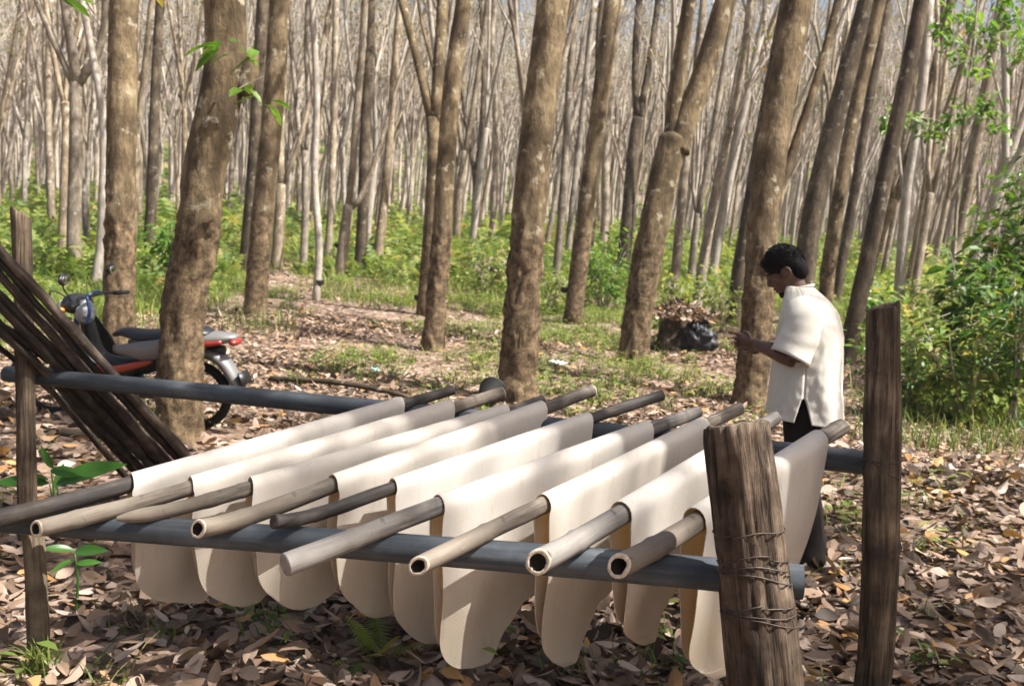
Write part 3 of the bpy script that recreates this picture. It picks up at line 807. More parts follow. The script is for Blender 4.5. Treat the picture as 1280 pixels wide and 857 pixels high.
# the two long bars
FB = [P(-90, 645, 3.42), P(1003, 727, 2.95)]
BB = [P(8, 467, 4.60), P(1117, 582, 3.55)]
FBR, BBR = (.040, .051), (.037, .044)
def bar(a, b, rr, label):
    root_len = (b - a).length
    def build(mb, L):
        pts, rad, fn = lined(L, rr[0], rr[1], 3, 26, .06, .02, .012)
        tube(mb, pts, rad, 26, None, fn, caps=(False, False))
        e = L; ri, ro = rr[1] * .8, rr[1]
        for zz, sgn in ((L, 1), (0, -1)):
            k0 = [Vector((0, 0, zz)), Vector((0, 0, zz + .001 * sgn)), Vector((0, 0, zz + .001 * sgn)), Vector((0, 0, zz - .05 * sgn))]
            ro_ = rr[1] if sgn > 0 else rr[0]
            V, Fc = [], []
            for p, r in zip(k0, (ro_, ro_ * .97, ro_ * .86, ro_ * .84)):
                for k in range(26): V.append(p + Vector((math.cos(6.2832 * k / 26) * r, math.sin(6.2832 * k / 26) * r, 0)))
            for i in range(3):
                for k in range(26): Fc.append((i * 26 + k, i * 26 + (k + 1) % 26, (i + 1) * 26 + (k + 1) % 26, (i + 1) * 26 + k))
            Fc.append(tuple(3 * 26 + k for k in range(26)))
            mb.add(V, Fc, 1)
    o = axis_obj('rack_bar', a, b, build, [M['pipe'], M['hollow']])
    return set_props(o, label, 'bar', 'long bars of the drying rack')
bar(FB[0], FB[1], FBR, 'grey front bar of the drying rack carrying the near ends of the poles')
bar(BB[0], BB[1], BBR, 'long dark back bar of the drying rack between leaning bundle and taller rough post')

def seg_gap(a, b, c, d):
    """signed gap between line ab and line cd (positive: ab lies above) and the parameter on ab"""
    u, v, w = b - a, d - c, a - c
    A, B, C_, D, E = u.dot(u), u.dot(v), v.dot(v), u.dot(w), v.dot(w)
    den = A * C_ - B * B
    s = (B * E - C_ * D) / den; t = (A * E - B * D) / den
    p, q = a + u * s, c + v * t
    return (p - q).length * (1 if p.z > q.z else -1), s, t

def solve_pole(pf, pb, rf, rb, df, db):
    for _ in range(40):
        def res(df, db):
            a, b = P(*pf, df), P(*pb, db)
            g1, s1, t1 = seg_gap(a, b, FB[0], FB[1]); g2, s2, t2 = seg_gap(a, b, BB[0], BB[1])
            w1 = FBR[0] + (FBR[1] - FBR[0]) * t1 + rf; w2 = BBR[0] + (BBR[1] - BBR[0]) * t2 + rb
            return np.array([g1 - w1 - .001, g2 - w2 - .001])
        r0 = res(df, db); e = 1e-3
        J = np.stack([(res(df + e, db) - r0) / e, (res(df, db + e) - r0) / e], 1)
        try: st = np.linalg.solve(J, -r0)
        except Exception: break
        st = np.clip(st, -.15, .15); df += st[0]; db += st[1]
        if abs(r0).max() < 1e-4: break
    return P(*pf, df), P(*pb, db)

POLES = [  # front px, back px, front width px, back width px, material, end kind, bend, label, sheet front px x, sheet back px x
    ((-12, 657), (566, 487), 28, 15, 'pole_dark', 'solid', .012, 'blackish pole at the rack edge nearest to the slim left posts', 164, 501),
    ((48, 666), (627, 491), 24, 18, 'pole_tan', 'hollow', .006, 'pale hollow pole crossing over the slim front left post', 238, 563),
    ((150, 656), (678, 502), 22, 17, 'pole_mid', 'taper', .010, 'grey brown pole with slanting pointed near end and a ring joint', 313, 632),
    ((250, 667), (741, 489), 26, 18, 'pole_mid', 'hollow', .012, 'hollow grey brown pole with a pale broken far end', 416, 677),
    ((340, 662), (826, 494), 20, 16, 'pole_dark', 'solid', .030, 'crooked dark pole with a blunt solid near end', 491, 735),
    ((356, 705), (872, 514), 30, 17, 'pole_grey', 'solid', .004, 'smooth grey pole reaching farthest past the front bar', 548, 809),
    ((523, 709), (925, 510), 25, 18, 'pole_tan', 'hollow', .006, 'tan hollow pole with a bright cut end in the middle of the row', 679, 878),
    ((677, 706), (970, 522), 32, 19, 'pole_grey', 'pith', .004, 'thick grey pole with a ragged pithy end', 776, 918),
    ((777, 711), (1052, 532), 30, 22, 'pole_mid', 'hollow', .004, 'thick hollow pole resting closest to the wire tied post', 868, 1022),
]
SHEETS = []
for i, (pf, pb, wf, wb, mat, endk, bend, lab, sfx, sbx) in enumerate(POLES):
    rf0, rb0 = wf * .5 * 2.85 / F_PX, wb * .44 * 3.9 / F_PX
    a, b = solve_pole(pf, pb, rf0 * .93, rb0 * 1.05, 2.95, 4.05)
    def build(mb, L, rf0=rf0, rb0=rb0, endk=endk, bend=bend, i=i):
        rg = random.Random(i)
        nodes = [rg.uniform(.1, .3) + k * rg.uniform(.28, .4) for k in range(5)]
        pts, rad, fn = lined(L, rf0, rb0, 10 + i, 22, .02, .10, 0, nodes, .11, .2)
        for k, p in enumerate(pts):     # bend only beyond the front bar, so the pole keeps its seat
            t = p.z / L
            p.x += .004 * math.sin(5 * p.z + i * 2); p.y += .003 * math.sin(7 * p.z + i)
            w = max(0, 1 - p.z / (.15 * L)); p.x += bend * 2.2 * w * w * math.sin(9 * t + i); p.y += bend * 1.5 * w * w
        if endk == 'taper':
            for k in range(min(5, len(rad))): rad[k] *= (.35, .62, .8, .92, .98)[k]
        tube(mb, pts, rad, 22, None, fn, caps=(False, False)); n_tube = len(mb.v)
        for which in (0, -1):
            p = pts[which]; r = rad[which]; sg = -1 if which == 0 else 1
            if which == 0 and endk in ('hollow', 'pith'):      # slanting saw cut
                lv = (b - a).to_track_quat('Z', 'Y').inverted() @ (CAM - a); lv.z = 0; lv.normalize()
                for k in range(22):
                    q_ = mb.v[k]; mb.v[k] = (q_[0], q_[1], q_[2] + .62 * ((q_[0] - p.x) * lv.x + (q_[1] - p.y) * lv.y))
            hol = endk == 'hollow' or (endk == 'pith' and which == 0)
            prof = [(0, 1.0), (.004, .93), (.004, .66 if hol else .5), (-.05 if endk == 'hollow' else (-.012 if hol else .003), .6 if hol else .25)]
            V, Fc = [], []
            n0 = n_tube
            for dz, q in prof:
                for k in range(22):
                    an = 2 * math.pi * k / 22
                    # use the noisy rim of the tube so that the end closes exactly
                    rim = Vector(mb.v[(0 if which == 0 else n0 - 22) + k]) if which == 0 or which == -1 else None
                    c = p + (rim - p) * (q * (1 + (.20 if q < .8 else .05) * noise.noise(Vector((math.cos(an) * 2, math.sin(an) * 2, i * 3.3)))))
                    V.append(c + Vector((0, 0, sg * dz + (.004 * noise.noise(Vector((an * 3, q * 9, i))) if endk == 'pith' else 0))))
            m_i = [1, 1, 2]
            for j in range(3):
                fs = [(j * 22 + k, j * 22 + (k + 1) % 22, (j + 1) * 22 + (k + 1) % 22, (j + 1) * 22 + k) for k in range(22)]
                if which == 0: fs = [f[::-1] for f in fs]
                base = len(mb.v) if j == 0 else base
                if j == 0: mb.add(V, fs, 1)
                else:
                    mb.f.extend([tuple(x + base for x in f) for f in fs]); mb.mi.extend([2 if (j == 2 and hol) else 1] * 22)
            mb.f.append(tuple(base + 66 + k for k in (range(22) if which == -1 else range(21, -1, -1)))); mb.mi.append(2 if hol else 1)
    o = axis_obj('drying_pole', a, b, build, [M[mat], M['cut_pale'] if endk in ('hollow', 'pith') else M[mat], M['hollow']])
    set_props(o, lab, 'pole', 'poles laid across the drying rack')
    def t_at(px):
        lo, hi = 0.0, 1.0
        for _ in range(40):
            mid = (lo + hi) / 2; q = a.lerp(b, mid)
            if proj(q.x, q.y, q.z)[0] < px: lo = mid
            else: hi = mid
        return lo
    SHEETS.append((a, b, rf0, rb0, t_at(sfx), t_at(sbx)))

SHEET_TIPS = [768, 775, 776, 788, 812, 854, 849, 839, 866]
SHEET_LABELS = ['ribbed cream sheet hanging on the blackish pole, first on the left',
                'ribbed cream sheet over the pale hollow pole, second from the left',
                'ribbed cream sheet over the pole with the pointed end and ring joint',
                'ribbed cream sheet with a wide amber inner edge, over the pole with broken far end',
                'ribbed cream sheet on the crooked dark pole, middle of the row',
                'ribbed cream sheet hanging lowest, over the smooth grey farthest reaching pole',
                'ribbed cream sheet on the tan hollow pole with bright cut end',
                'ribbed cream sheet on the pithy ended pole, partly hidden by the wire tied post',
                'ribbed cream sheet passing behind the wire tied post, last on the right']
for i, (a, b, rf0, rb0, tf, tb) in enumerate(SHEETS):
    rg = random.Random(60 + i)
    s0, s1 = a.lerp(b, tf), a.lerp(b, tb)
    W = (s1 - s0).length; e = (s1 - s0).normalized()
    nrm = Vector((e.y, -e.x, 0)).normalized()          # horizontal, towards the right and the camera
    dfront = (s0 - CAM).dot(FWD)
    hang = max(.3, (SHEET_TIPS[i] - proj(s0.x, s0.y, s0.z)[1]) * dfront / F_PX * 1.15)
    hang2 = hang * rg.uniform(.93, 1.0); tap = rg.uniform(.68, .80)
    NU, NV = 52, 34; rg2 = rg.uniform(.12, .19)
    mid = (s0 + s1) / 2
    V, UV = [], []
    ph = [rg.uniform(0, 6) for _ in range(6)]
    rows = []
    nside = NV; narc = 8
    params = [('L', j / nside) for j in range(nside, 0, -1)] + [('A', j / narc) for j in range(narc + 1)] + [('R', j / nside) for j in range(1, nside + 1)]
    for kind, t in params:
        for k in range(NU + 1):
            tu = k / NU
            if kind == 'A':
                hv = 0; du0 = du1 = 0
            else:
                Lh = (hang if kind == 'R' else hang2) * (tap + (1 - tap) * math.exp(-((tu - .10 - .03 * math.sin(ph[5])) / .16) ** 2) + .06 * max(0, tu - .6))
                Lh *= 1 + .022 * math.sin(u_ * 19 + ph[0]) + .014 * math.sin(u_ * 43 + ph[2]) if (u_ := tu * W) is not None else 1
                hv = t * Lh
                Rr = rg2
                q = max(0, (hv - (Lh - Rr)) / Rr)
                corner = Rr * (1 - math.sqrt(max(0, 1 - q * q)))
                du0 = .055 * t * t + corner * .9 + .006 * math.sin(9 * t + ph[4]); du1 = .075 * t * t + corner * .8
            u = du0 + tu * (W - du0 - du1)
            rr = rf0 + (rb0 - rf0) * (tf + (tb - tf) * u / W) + .012
            c = s0 + e * u
            if kind == 'A':
                an = math.pi * t
                off = nrm * (-math.cos(an) * rr) + Vector((0, 0, math.sin(an) * rr))
                v = -rr * 1.57 + rr * 3.14 * t
                # sheet sags a little where the pole dips
            else:
                sg = 1 if kind == 'R' else -1
                belly = .006 * math.sin(t * 3.0) - (rr - .004) * min(1, t * 1.12) ** 1.3
                wave = (.020 * t * math.sin(u * 6 + ph[0]) + .009 * t * math.sin(u * 15 + ph[1] + 4 * t) + .004 * t * math.sin(t * 10 + ph[2]))
                off = nrm * (sg * (rr + belly) + wave)
                zz = hv + .010 * math.sin(u * 5 + ph[3]) * t
                off = off + Vector((0, 0, -zz)); v = sg * (rr * 1.57 + hv)
            V.append(c + off - mid); UV.append((u + i * .013, v))
    nr = len(params); st = NU + 1
    Fc = [(r * st + k, r * st + k + 1, (r + 1) * st + k + 1, (r + 1) * st + k) for r in range(nr - 1) for k in range(NU)]
    mb = MB(); mb.add(V, Fc)
    o = mb.build('rubber_sheet', M['rubber'], None, True); o.location = mid
    uvl = o.data.uv_layers.new(name='UVMap')
    idx = np.zeros(len(o.data.loops), np.int32); o.data.loops.foreach_get('vertex_index', idx)
    uvl.data.foreach_set('uv', np.array(UV, np.float32)[idx].ravel())
    sm = o.modifiers.new('thick', 'SOLIDIFY'); sm.thickness = .0028; sm.offset = 1; o.modifiers.new('crisp', 'EDGE_SPLIT').split_angle = R(40)
    set_props(o, SHEET_LABELS[i], 'rubber sheet', 'rubber sheets drying on the rack')

# posts
def post(name, foot, top, r0, r1, mat, label, seed, amp=.16, bend=.02, slant=(0, 0), notch=0.0, seg=56, lobes=0):
    foot, top = Vector(foot), Vector(top)
    def build(mb, L):
        pts, rad, fn0 = lined(L, r0, r1, seed, seg, .02, amp, bend, aniso=.12, fine=.6)
        o = Vector((seed, seed * 2, seed * 3))
        def fn(p, an, along):
            v = fn0(p, an, along)
            g = noise.noise(Vector((math.cos(an) * 2.2, math.sin(an) * 2.2, along * .9)) + o)
            cr = noise.noise(Vector((math.cos(an) * 6.5, math.sin(an) * 6.5, along * 2.0)) + o * 2)
            c2 = noise.noise(Vector((math.cos(an) * 15, math.sin(an) * 15, along * 5.0)) + o * 3)
            v += .10 * g - .13 * max(0, .20 - abs(cr)) / .20 + .05 * c2 - .05 * max(0, .12 - abs(c2)) / .12
            if lobes: v += .06 * math.cos(lobes * an + along)
            return v
        tube(mb, pts, rad, seg, None, fn, caps=(True, False))
        n = len(mb.v); ring = [Vector(q) for q in mb.v[n - seg:]]
        c = sum(ring, Vector()) / seg
        inner = []
        for j, q in enumerate(ring):        # ragged sawn or broken top
            an = 2 * math.pi * j / seg
            h = slant[0] * math.cos(an) + slant[1] * math.sin(an) + .012 * noise.noise(q * 30) - (notch * math.exp(-((an - 2.2) / .16) ** 2) if notch else 0)
            mb.v[n - seg + j] = (q.x, q.y, q.z + h)
            # shift the rings below with it so that the slant does not fold
        prev = n - seg
        for f, dz in ((.93, .006), (.6, .0), (.3, .004)):
            base = len(mb.v); V = []
            for j, q in enumerate(ring):
                an = 2 * math.pi * j / seg
                hh = (slant[0] * math.cos(an) + slant[1] * math.sin(an)) * f + .014 * noise.noise(Vector((q.x * f * 30, q.y * f * 30, seed))) + dz - (notch * .9 * math.exp(-((an - 2.2) / .16) ** 2) if notch else 0)
                w = c + (q - c) * f; V.append((w.x, w.y, c.z + hh))
            mb.v.extend(V)
            for j in range(seg):
                j2 = (j + 1) % seg; mb.f.append((prev + j, prev + j2, base + j2, base + j)); mb.mi.append(0)
            prev = base
        mb.f.append(tuple(prev + j for j in range(seg))); mb.mi.append(0)
    o = axis_obj(name, foot, top, build, M[mat])
    return set_props(o, label, 'post')
def ground_pt(px, py, d):
    q = P(px, py, d); return Vector((q.x, q.y, float(gz(q.x, q.y)) - .25))
DP = 2.83
_pt = P(921, 532, DP); _pb = P(953, 857, DP); _dir = (_pt - _pb).normalized()
_foot = _pb - _dir * ((_pb.z + .3) / _dir.z)
front_post = post('rack_post', _foot, _pt, .112, .094, 'post_grey', 'thick weathered grey post wrapped with rusty wire, standing in front of the sheets', 4, .10, .012, (.006, .004))
_pt = P(1103, 384, 3.46); _pb = P(1083, 840, 3.46); _dir = (_pt - _pb).normalized()
_foot = _pb - _dir * ((_pb.z + .3) / _dir.z)
right_post = post('rack_post', _foot, _pt, .060, .058, 'post_brown', 'taller rough brown post with a split top, right of the standing man', 7, .16, .035, (-.018, .0), .07)
_pt = P(26, 268, 4.46); _pb = P(31, 640, 4.46); _dir = (_pt - _pb).normalized()
_foot = _pb - _dir * ((_pb.z + .25) / _dir.z)
post('rack_post', _foot, _pt, .040, .042, 'post_brown', 'slim left post with a broken top, behind the leaning bundle', 9, .10, .012, (.03, .0))
_pb = G(45, 822); _dd = (_pb - CAM).dot(FWD); _pt = P(38, 632, _dd)
_dir = (_pt - _pb).normalized()
post('rack_post', _pb - _dir * .2, _pt, .040, .036, 'post_mid', 'short slim front left post standing in the leaves under the pale hollow pole', 12, .08, .01)
for o in (front_post, right_post): o['group'] = 'posts of the drying rack'

def wire_loops(post_obj, specs, name='wire'):
    for sp in specs: wire_loop(post_obj, [sp], name)
def wire_loop(post_obj, specs, name):
    """wire wound round a post, in the post's own space; specs: (height, radius, tilt, thickness)"""
    mb = MB()
    for (h, r, tilt, th, ph, a1) in specs:
        pts = []; vs = np.zeros(len(post_obj.data.vertices) * 3); post_obj.data.vertices.foreach_get('co', vs); vs = vs.reshape(-1, 3)
        for k in range(41):
            an = ph + a1 * k / 40; zc = h + tilt * math.sin(an + ph) + .006 * math.sin(3 * an) + .01 * k / 40
            near_ = vs[np.abs(vs[:, 2] - zc) < .025]
            da = np.abs(np.angle(np.exp(1j * (np.arctan2(near_[:, 1], near_[:, 0]) - an))))
            sel = np.hypot(near_[:, 0], near_[:, 1])[da < .22]
            pts.append(Vector((math.cos(an), math.sin(an), 0)) * (float(sel.max()) * .55 + float(sel.mean()) * .45 + th * .8 if len(sel) else r) + Vector((0, 0, zc)))
        tube(mb, pts, [th] * 41, 6, None, None)
    return mb.build(name, M['wire'], post_obj)
Lp = (front_post.matrix_basis.inverted() @ P(940, 660, DP)).z
zz = lambda py: (front_post.matrix_basis.inverted() @ P(935, py, DP)).z
wire_loops(front_post, [(zz(664), .103, .008, .0019, 0, 6.3), (zz(702), .107, .020, .0022, 1.0, 6.3), (zz(716), .108, .026, .0022, 1.4, 6.4), (zz(724), .109, .032, .0022, 2.0, 6.2), (zz(762), .113, .022, .0024, .6, 6.3), (zz(770), .112, .030, .0020, 2.6, 6.3), (zz(752), .113, .035, .002, 3.6, 6.3)])
zz2 = lambda py: (right_post.matrix_basis.inverted() @ P(1095, py, 3.46)).z
wire_loops(right_post, [(zz2(581), .083, .02, .0018, 0, 6.3), (zz2(588), .088, .03, .0018, 1.5, 6.3), (zz2(470), .064, .006, .0012, 1.5, 6.3)])

# bundle of dark sticks leaning through the rack
BUNDLE = [  # upper px (x=-60), lower px at the visible end, radius
    ((-60, 248), (236, 575), 0.0286, 'dark stick lying uppermost in the leaning bundle'),
    ((-60, 276), (222, 590), 0.0277, 'dark stick lying second from the top in the leaning bundle'),
    ((-50, 318), (210, 586), 0.0252, 'blackish stick in the heart of the leaning bundle, third from the top'),
    ((-60, 320), (196, 590), 0.0269, 'dark stick with a pale weathered flank, fourth from the top of the bundle'),
    ((-55, 360), (184, 594), 0.0202, 'thin dark stick, fifth from the top of the leaning bundle'),
    ((-60, 340), (168, 590), 0.0210, 'thin blackish stick, sixth from the top of the leaning bundle'),
    ((-55, 372), (200, 596), 0.0193, 'thin stick crossing under the others in the leaning bundle'),
    ((-60, 335), (150, 586), 0.0176, 'thin crooked stick at the lower edge of the leaning bundle'),
    ((-60, 262), (230, 580), .020, 'slim dark stick wedged just below the uppermost stick of the bundle'),
    ((-60, 385), (140, 560), .017, 'thin stick sagging apart from the underside of the bundle'),
    ((-60, 372), (62, 450), .020, 'short broken stick ending where the bundle meets the slim left post'),
]
for i, (pa, pb, r, lab) in enumerate(BUNDLE):
    lay = min(.14, max(0, (pa[1] - 248) / 124 * .14))
    a = P(*pa, 3.90 + lay); b = P(*pb, 5.10 + lay if 'short' not in lab else 4.5)
    d = (b - a).normalized(); b = b + d * (max(0, (b.z - .0) / -d.z) if 'short' not in lab else 0)
    def build(mb, L, r=r, i=i):
        pts, rad, fn = lined(L, r * .66, r * .98, 30 + i, 14, .04, .26, .020, [.3, .75, 1.2, 1.7], .08, .3)
        tube(mb, pts, rad, 12, None, fn)
    o = axis_obj('bundle_stick', a, b, build, M['bundle'])
    set_props(o, lab, 'stick', 'sticks leaning in a bundle on the back bar')

# ------------------------------------------------------------------ the man
M['skin'] = plain('skin', (.10, .052, .034), .5, 0, .4, .15, 30)
M['hair'] = plain('hair', (.007, .006, .006), .8, 0, .12, .3, 200)
def cloth(name, c, bump=.3, var=.06):
    k = NT(name); v = k.coords()
    n = k.noise(v, 5, 4); w = k.noise(v, 260, 2)
    k.col(k.ramp(n, [(.3, tuple(x * (1 - var) for x in c)), (.7, tuple(min(1, x * (1 + var)) for x in c))]))
    k.bump(k.math('ADD', k.math('MULTIPLY', n, .6), k.math('MULTIPLY', w, .1)), bump, .02)
    k.b.inputs['Roughness'].default_value = .9; k.b.inputs['Specular IOR Level'].default_value = .1
    return k.m
M['shirt'] = cloth('shirt', (.60, .57, .50), .35)
M['trousers'] = cloth('trousers', (.016, .013, .012), .3, .2)
M['shoe'] = plain('shoe', (.02, .016, .014), .5, 0, .4)
M['eye'] = plain('eye', (.10, .08, .07), .3, 0, .5, .05)

mp = P(1002, 704, 5.0)
man = empty('person', (mp.x, mp.y, float(gz(mp.x, mp.y))), 'man in a cream short sleeved shirt and dark trousers looking down at his raised hand', 'person', None, R(161)); man.scale = (.965, .965, .965)
def baked(mb, name, mat, parent, voxel, smooth_it=6):
    o = mb.build(name, mat, None, True)
    rm = o.modifiers.new('r', 'REMESH'); rm.mode = 'VOXEL'; rm.voxel_size = voxel; rm.use_smooth_shade = True
    if smooth_it:
        sm = o.modifiers.new('s', 'SMOOTH'); sm.iterations = smooth_it; sm.factor = .5
    dg = bpy.context.evaluated_depsgraph_get()
    me = bpy.data.meshes.new_from_object(o.evaluated_get(dg)); o.modifiers.clear()
    old = o.data; o.data = me; bpy.data.meshes.remove(old); me.name = name
    if not len(me.materials): me.materials.append(mat)
    o.parent = parent
    return o
def build_man():
    mb = MB(); V = Vector
    # trunk, neck
    tube(mb, [V((0, 0, .78)), V((0, 0, .95)), V((-.02, 0, 1.15)), V((-.035, 0, 1.28)), V((-.01, 0, 1.37)), V((.015, 0, 1.42))], [.12, .13, .125, .135, .10, .06], 20, .03, updir=V((0, 1, 0)), flat=.8)
    tube(mb, [V((-.005, 0, 1.34)), V((.02, 0, 1.41)), V((.05, 0, 1.47))], [.075, .056, .056], 18, .02)
    tube(mb, [V((-.02, -.15, 1.335)), V((-.02, 0, 1.36)), V((-.02, .15, 1.335))], [.06, .075, .06], 16, .03)
    # legs
    for s in (1, -1):
        tube(mb, [V((0, .085 * s, .86)), V((.005, .09 * s, .66)), V((.015, .095 * s, .45)), V((-.005, .095 * s, .28)), V((-.02, .10 * s, .08))], [.085, .075, .055, .05, .038], 14, .04)
        tube(mb, [V((-.05, .10 * s, .045)), V((.05, .105 * s, .04)), V((.15, .115 * s, .03))], [.035, .036, .026], 12, .03)
    # head, turned down
    hc = V((.088, 0, 1.512)); rot = Matrix.Rotation(R(36), 3, 'Y')
    def H(x, y, z): return hc + rot @ V((x, y, z))
    ellipsoid(mb, H(-.008, 0, .012), (.096, .074, .098), 28, 18, rot)
    ellipsoid(mb, H(.030, 0, -.045), (.064, .060, .072), 24, 16, rot)
    ellipsoid(mb, H(.058, 0, -.092), (.034, .036, .026), 16, 10, rot)       # chin
    tube(mb, [H(.086, 0, .014), H(.104, 0, -.020), H(.108, 0, -.030)], [.010, .014, .016], 10, .01)   # nose
    ellipsoid(mb, H(.094, .013, -.033), (.012, .009, .008), 10, 8, rot); ellipsoid(mb, H(.094, -.013, -.033), (.012, .009, .008), 10, 8, rot)
    ellipsoid(mb, H(.080, 0, .026), (.018, .054, .010), 16, 8, rot)        # brow
    ellipsoid(mb, H(.087, 0, -.058), (.013, .024, .007), 12, 8, rot); ellipsoid(mb, H(.085, 0, -.069), (.013, .021, .008), 12, 8, rot)  # lips
    for s in (1, -1):
        ellipsoid(mb, H(.060, .043 * s, -.018), (.026, .018, .020), 12, 8, rot)    # cheek bones
        torus(mb, H(-.012, .076 * s, -.012), rot @ V((.25, s, .05)), .020, .009, 18, 8)
        ellipsoid(mb, H(-.012, .073 * s, -.013), (.018, .008, .026), 12, 8, rot)
    # arms: left one raised with the forefinger out, right one behind it
    def arm(sh, el, wr, hand_dir, palm_n, s, pose):
        sh, el, wr = V(sh), V(el), V(wr)
        tube(mb, [sh, sh.lerp(el, .5), el], [.055, .045, .038], 16, .03)
        tube(mb, [el, el.lerp(wr, .3), el.lerp(wr, .75), wr], [.037, .040, .030, .025], 16, .02)
        h = V(hand_dir).normalized(); n = V(palm_n); n = (n - h * n.dot(h)).normalized(); sd = h.cross(n)   # sd: across the palm
        pc = wr + h * .045
        tube(mb, [wr - h * .01, wr + h * .03, wr + h * .075, wr + h * .09], [.024, .032, .036, .028], 16, .01, flat=.55, updir=sd)
        fl = [(.030, .070, pose[0], .0085), (.011, .080, pose[1], .0088), (-.009, .074, pose[2], .0085), (-.027, .058, pose[3], .0078)]
        for off, ln, curl, r in fl:
            b = wr + h * .078 + sd * off; dirn = h.copy(); pts = [b - h * .02, b]; rad = [r, r]
            for seg_l, c in ((.42, curl * .8), (.32, curl * 1.0), (.26, curl * .7)):
                dirn = (Matrix.Rotation(c, 3, sd) @ dirn).normalized(); pts.append(pts[-1] + dirn * ln * seg_l); rad.append(rad[-1] * .93)
            tube(mb, pts, rad, 9, .006)
        tb = wr + h * .025 + sd * .026
        td = (h * .75 + sd * .65 + n * -.25).normalized()
        tube(mb, [tb - sd * .01, tb + td * .03, tb + td * .03 + (h * .95 - n * .25 - sd * .05).normalized() * .034], [.013, .0105, .0085], 9, .008)
    arm((-.02, .175, 1.345), (.035, .235, 1.085), (.225, .125, 1.135), (.96, -.25, .14), (.1, .95, -.2), 1, (.06, .55, .75, .85))
    arm((-.02, -.175, 1.345), (.02, -.235, 1.08), (.205, -.075, 1.11), (.93, .36, .10), (.1, -.9, -.4), -1, (.45, .5, .55, .6))
    body = baked(mb, 'body', M['skin'], man, .0042, 3)
    # hair: thick short cap with an uneven edge
    hb = MB(); rg = random.Random(3)
    ellipsoid(hb, H(-.020, 0, .036), (.104, .084, .090), 30, 20, rot, fn=lambda n: 1 + .07 * noise.noise(n * 5) + .06 * noise.noise(n * 14))
    ellipsoid(hb, H(-.062, 0, -.018), (.058, .074, .068), 22, 14, rot, fn=lambda n: 1 + .05 * noise.noise(n * 9))
    ellipsoid(hb, H(.045, 0, .078), (.042, .060, .030), 20, 12, rot, fn=lambda n: 1 + .10 * noise.noise(n * 8))
    ho = baked(hb, 'hair', M['hair'], man, .006, 2)
    tf = MB()        # tufts that break the outline
    for _ in range(700):
        n = V((rg.gauss(-.25, .8), rg.gauss(0, .9), rg.gauss(.55, .6))).normalized()
        b = H(-.018 + n.x * .098, n.y * .080, .034 + n.z * .094); d = (rot @ n + V((rg.gauss(-.2, .5), rg.gauss(0, .5), rg.gauss(-.1, .5)))).normalized()
        tube(tf, [b - d * .012, b + d * .006 + V((-.004, 0, 0)), b + d * .013 + V((-.016, rg.gauss(0, .006), -.008))], [.0035, .0028, .0005], 4, None)
    t_ = tf.build('hair_tufts', M['hair'], ho)
    bd = MB()       # stubble beard and moustache
    ellipsoid(bd, H(.064, 0, -.094), (.034, .037, .025), 16, 10, rot, fn=lambda n: 1 + .08 * noise.noise(n * 12))
    ellipsoid(bd, H(.093, 0, -.050), (.011, .026, .006), 12, 8, rot)
    bd.build('beard', M['hair'], man)
    for s in (1, -1):
        eb = MB(); ellipsoid(eb, H(.076, .031 * s, .004), (.011, .014, .008), 12, 8, rot); eb.build('eye', M['eye'], man)
        bw = MB(); tube(bw, [H(.088, .012 * s, .025), H(.086, .032 * s, .030), H(.070, .050 * s, .022)], [.004, .005, .002], 6, .01); bw.build('eyebrow', M['hair'], man)
    # shirt: torso shell with side slits, sleeves and collar
    prof = [(.775, -.005, .186, .230), (.80, -.005, .184, .226), (.92, -.01, .176, .218), (1.05, -.02, .170, .214), (1.17, -.03, .163, .214), (1.27, -.035, .148, .215), (1.33, -.032, .132, .206), (1.37, -.022, .112, .178), (1.40, -.008, .090, .130), (1.425, .008, .074, .088), (1.437, .016, .068, .070)]
    NA, NZ = 60, 110
    zs = np.linspace(prof[0][0], prof[-1][0], NZ + 1)
    pa = np.array(prof); SVv = []; SF = []
    def shell(an, z):
        cx, ax, ay = (np.interp(z, pa[:, 0], pa[:, c]) for c in (1, 2, 3))
        ca, sa = math.cos(an), math.sin(an); ex = 2 / 2.3
        x = cx + ax * math.copysign(abs(ca) ** ex, ca); y = ay * math.copysign(abs(sa) ** ex, sa)
        low = max(0, (1.15 - z) / .45)
        w = 1 + .045 * low * math.sin(an * 5 + 1.2 + 2 * z) + .022 * low * math.sin(an * 9 + 8 * z)
        w += .055 * noise.noise(Vector((ca * 1.6, sa * 1.6, z * 5))) + .040 * (.5 - abs(noise.noise(Vector((ca * 3 + z * 2, sa * 3, z * 9 + 4 * ca))))) + .015 * noise.noise(Vector((ca * 8, sa * 8, z * 24)))
        return V((x * w, y * w, z + (.012 * math.cos(an) if z < .80 else 0)))
    for c0 in (0.0, math.pi):        # front panel, back panel; they part below the side slits
        base = len(SVv)
        for z in zs:
            op = .02 + .17 * ((.90 - z) / .13) if z < .90 else 0.0
            for k in range(NA + 1):
                t = k / NA * 2 - 1
                an = c0 + t * math.pi / 2 - math.copysign(op * max(0, (abs(t) - .7) / .3), t) + (.10 if c0 == 0 else .10) * 0
                SVv.append(shell(an, z))
        for i in range(NZ):
            for k in range(NA):
                q = base + i * (NA + 1) + k
                SF.append((q, q + 1, q + NA + 2, q + NA + 1))
    sb = MB(); sb.add(SVv, SF)
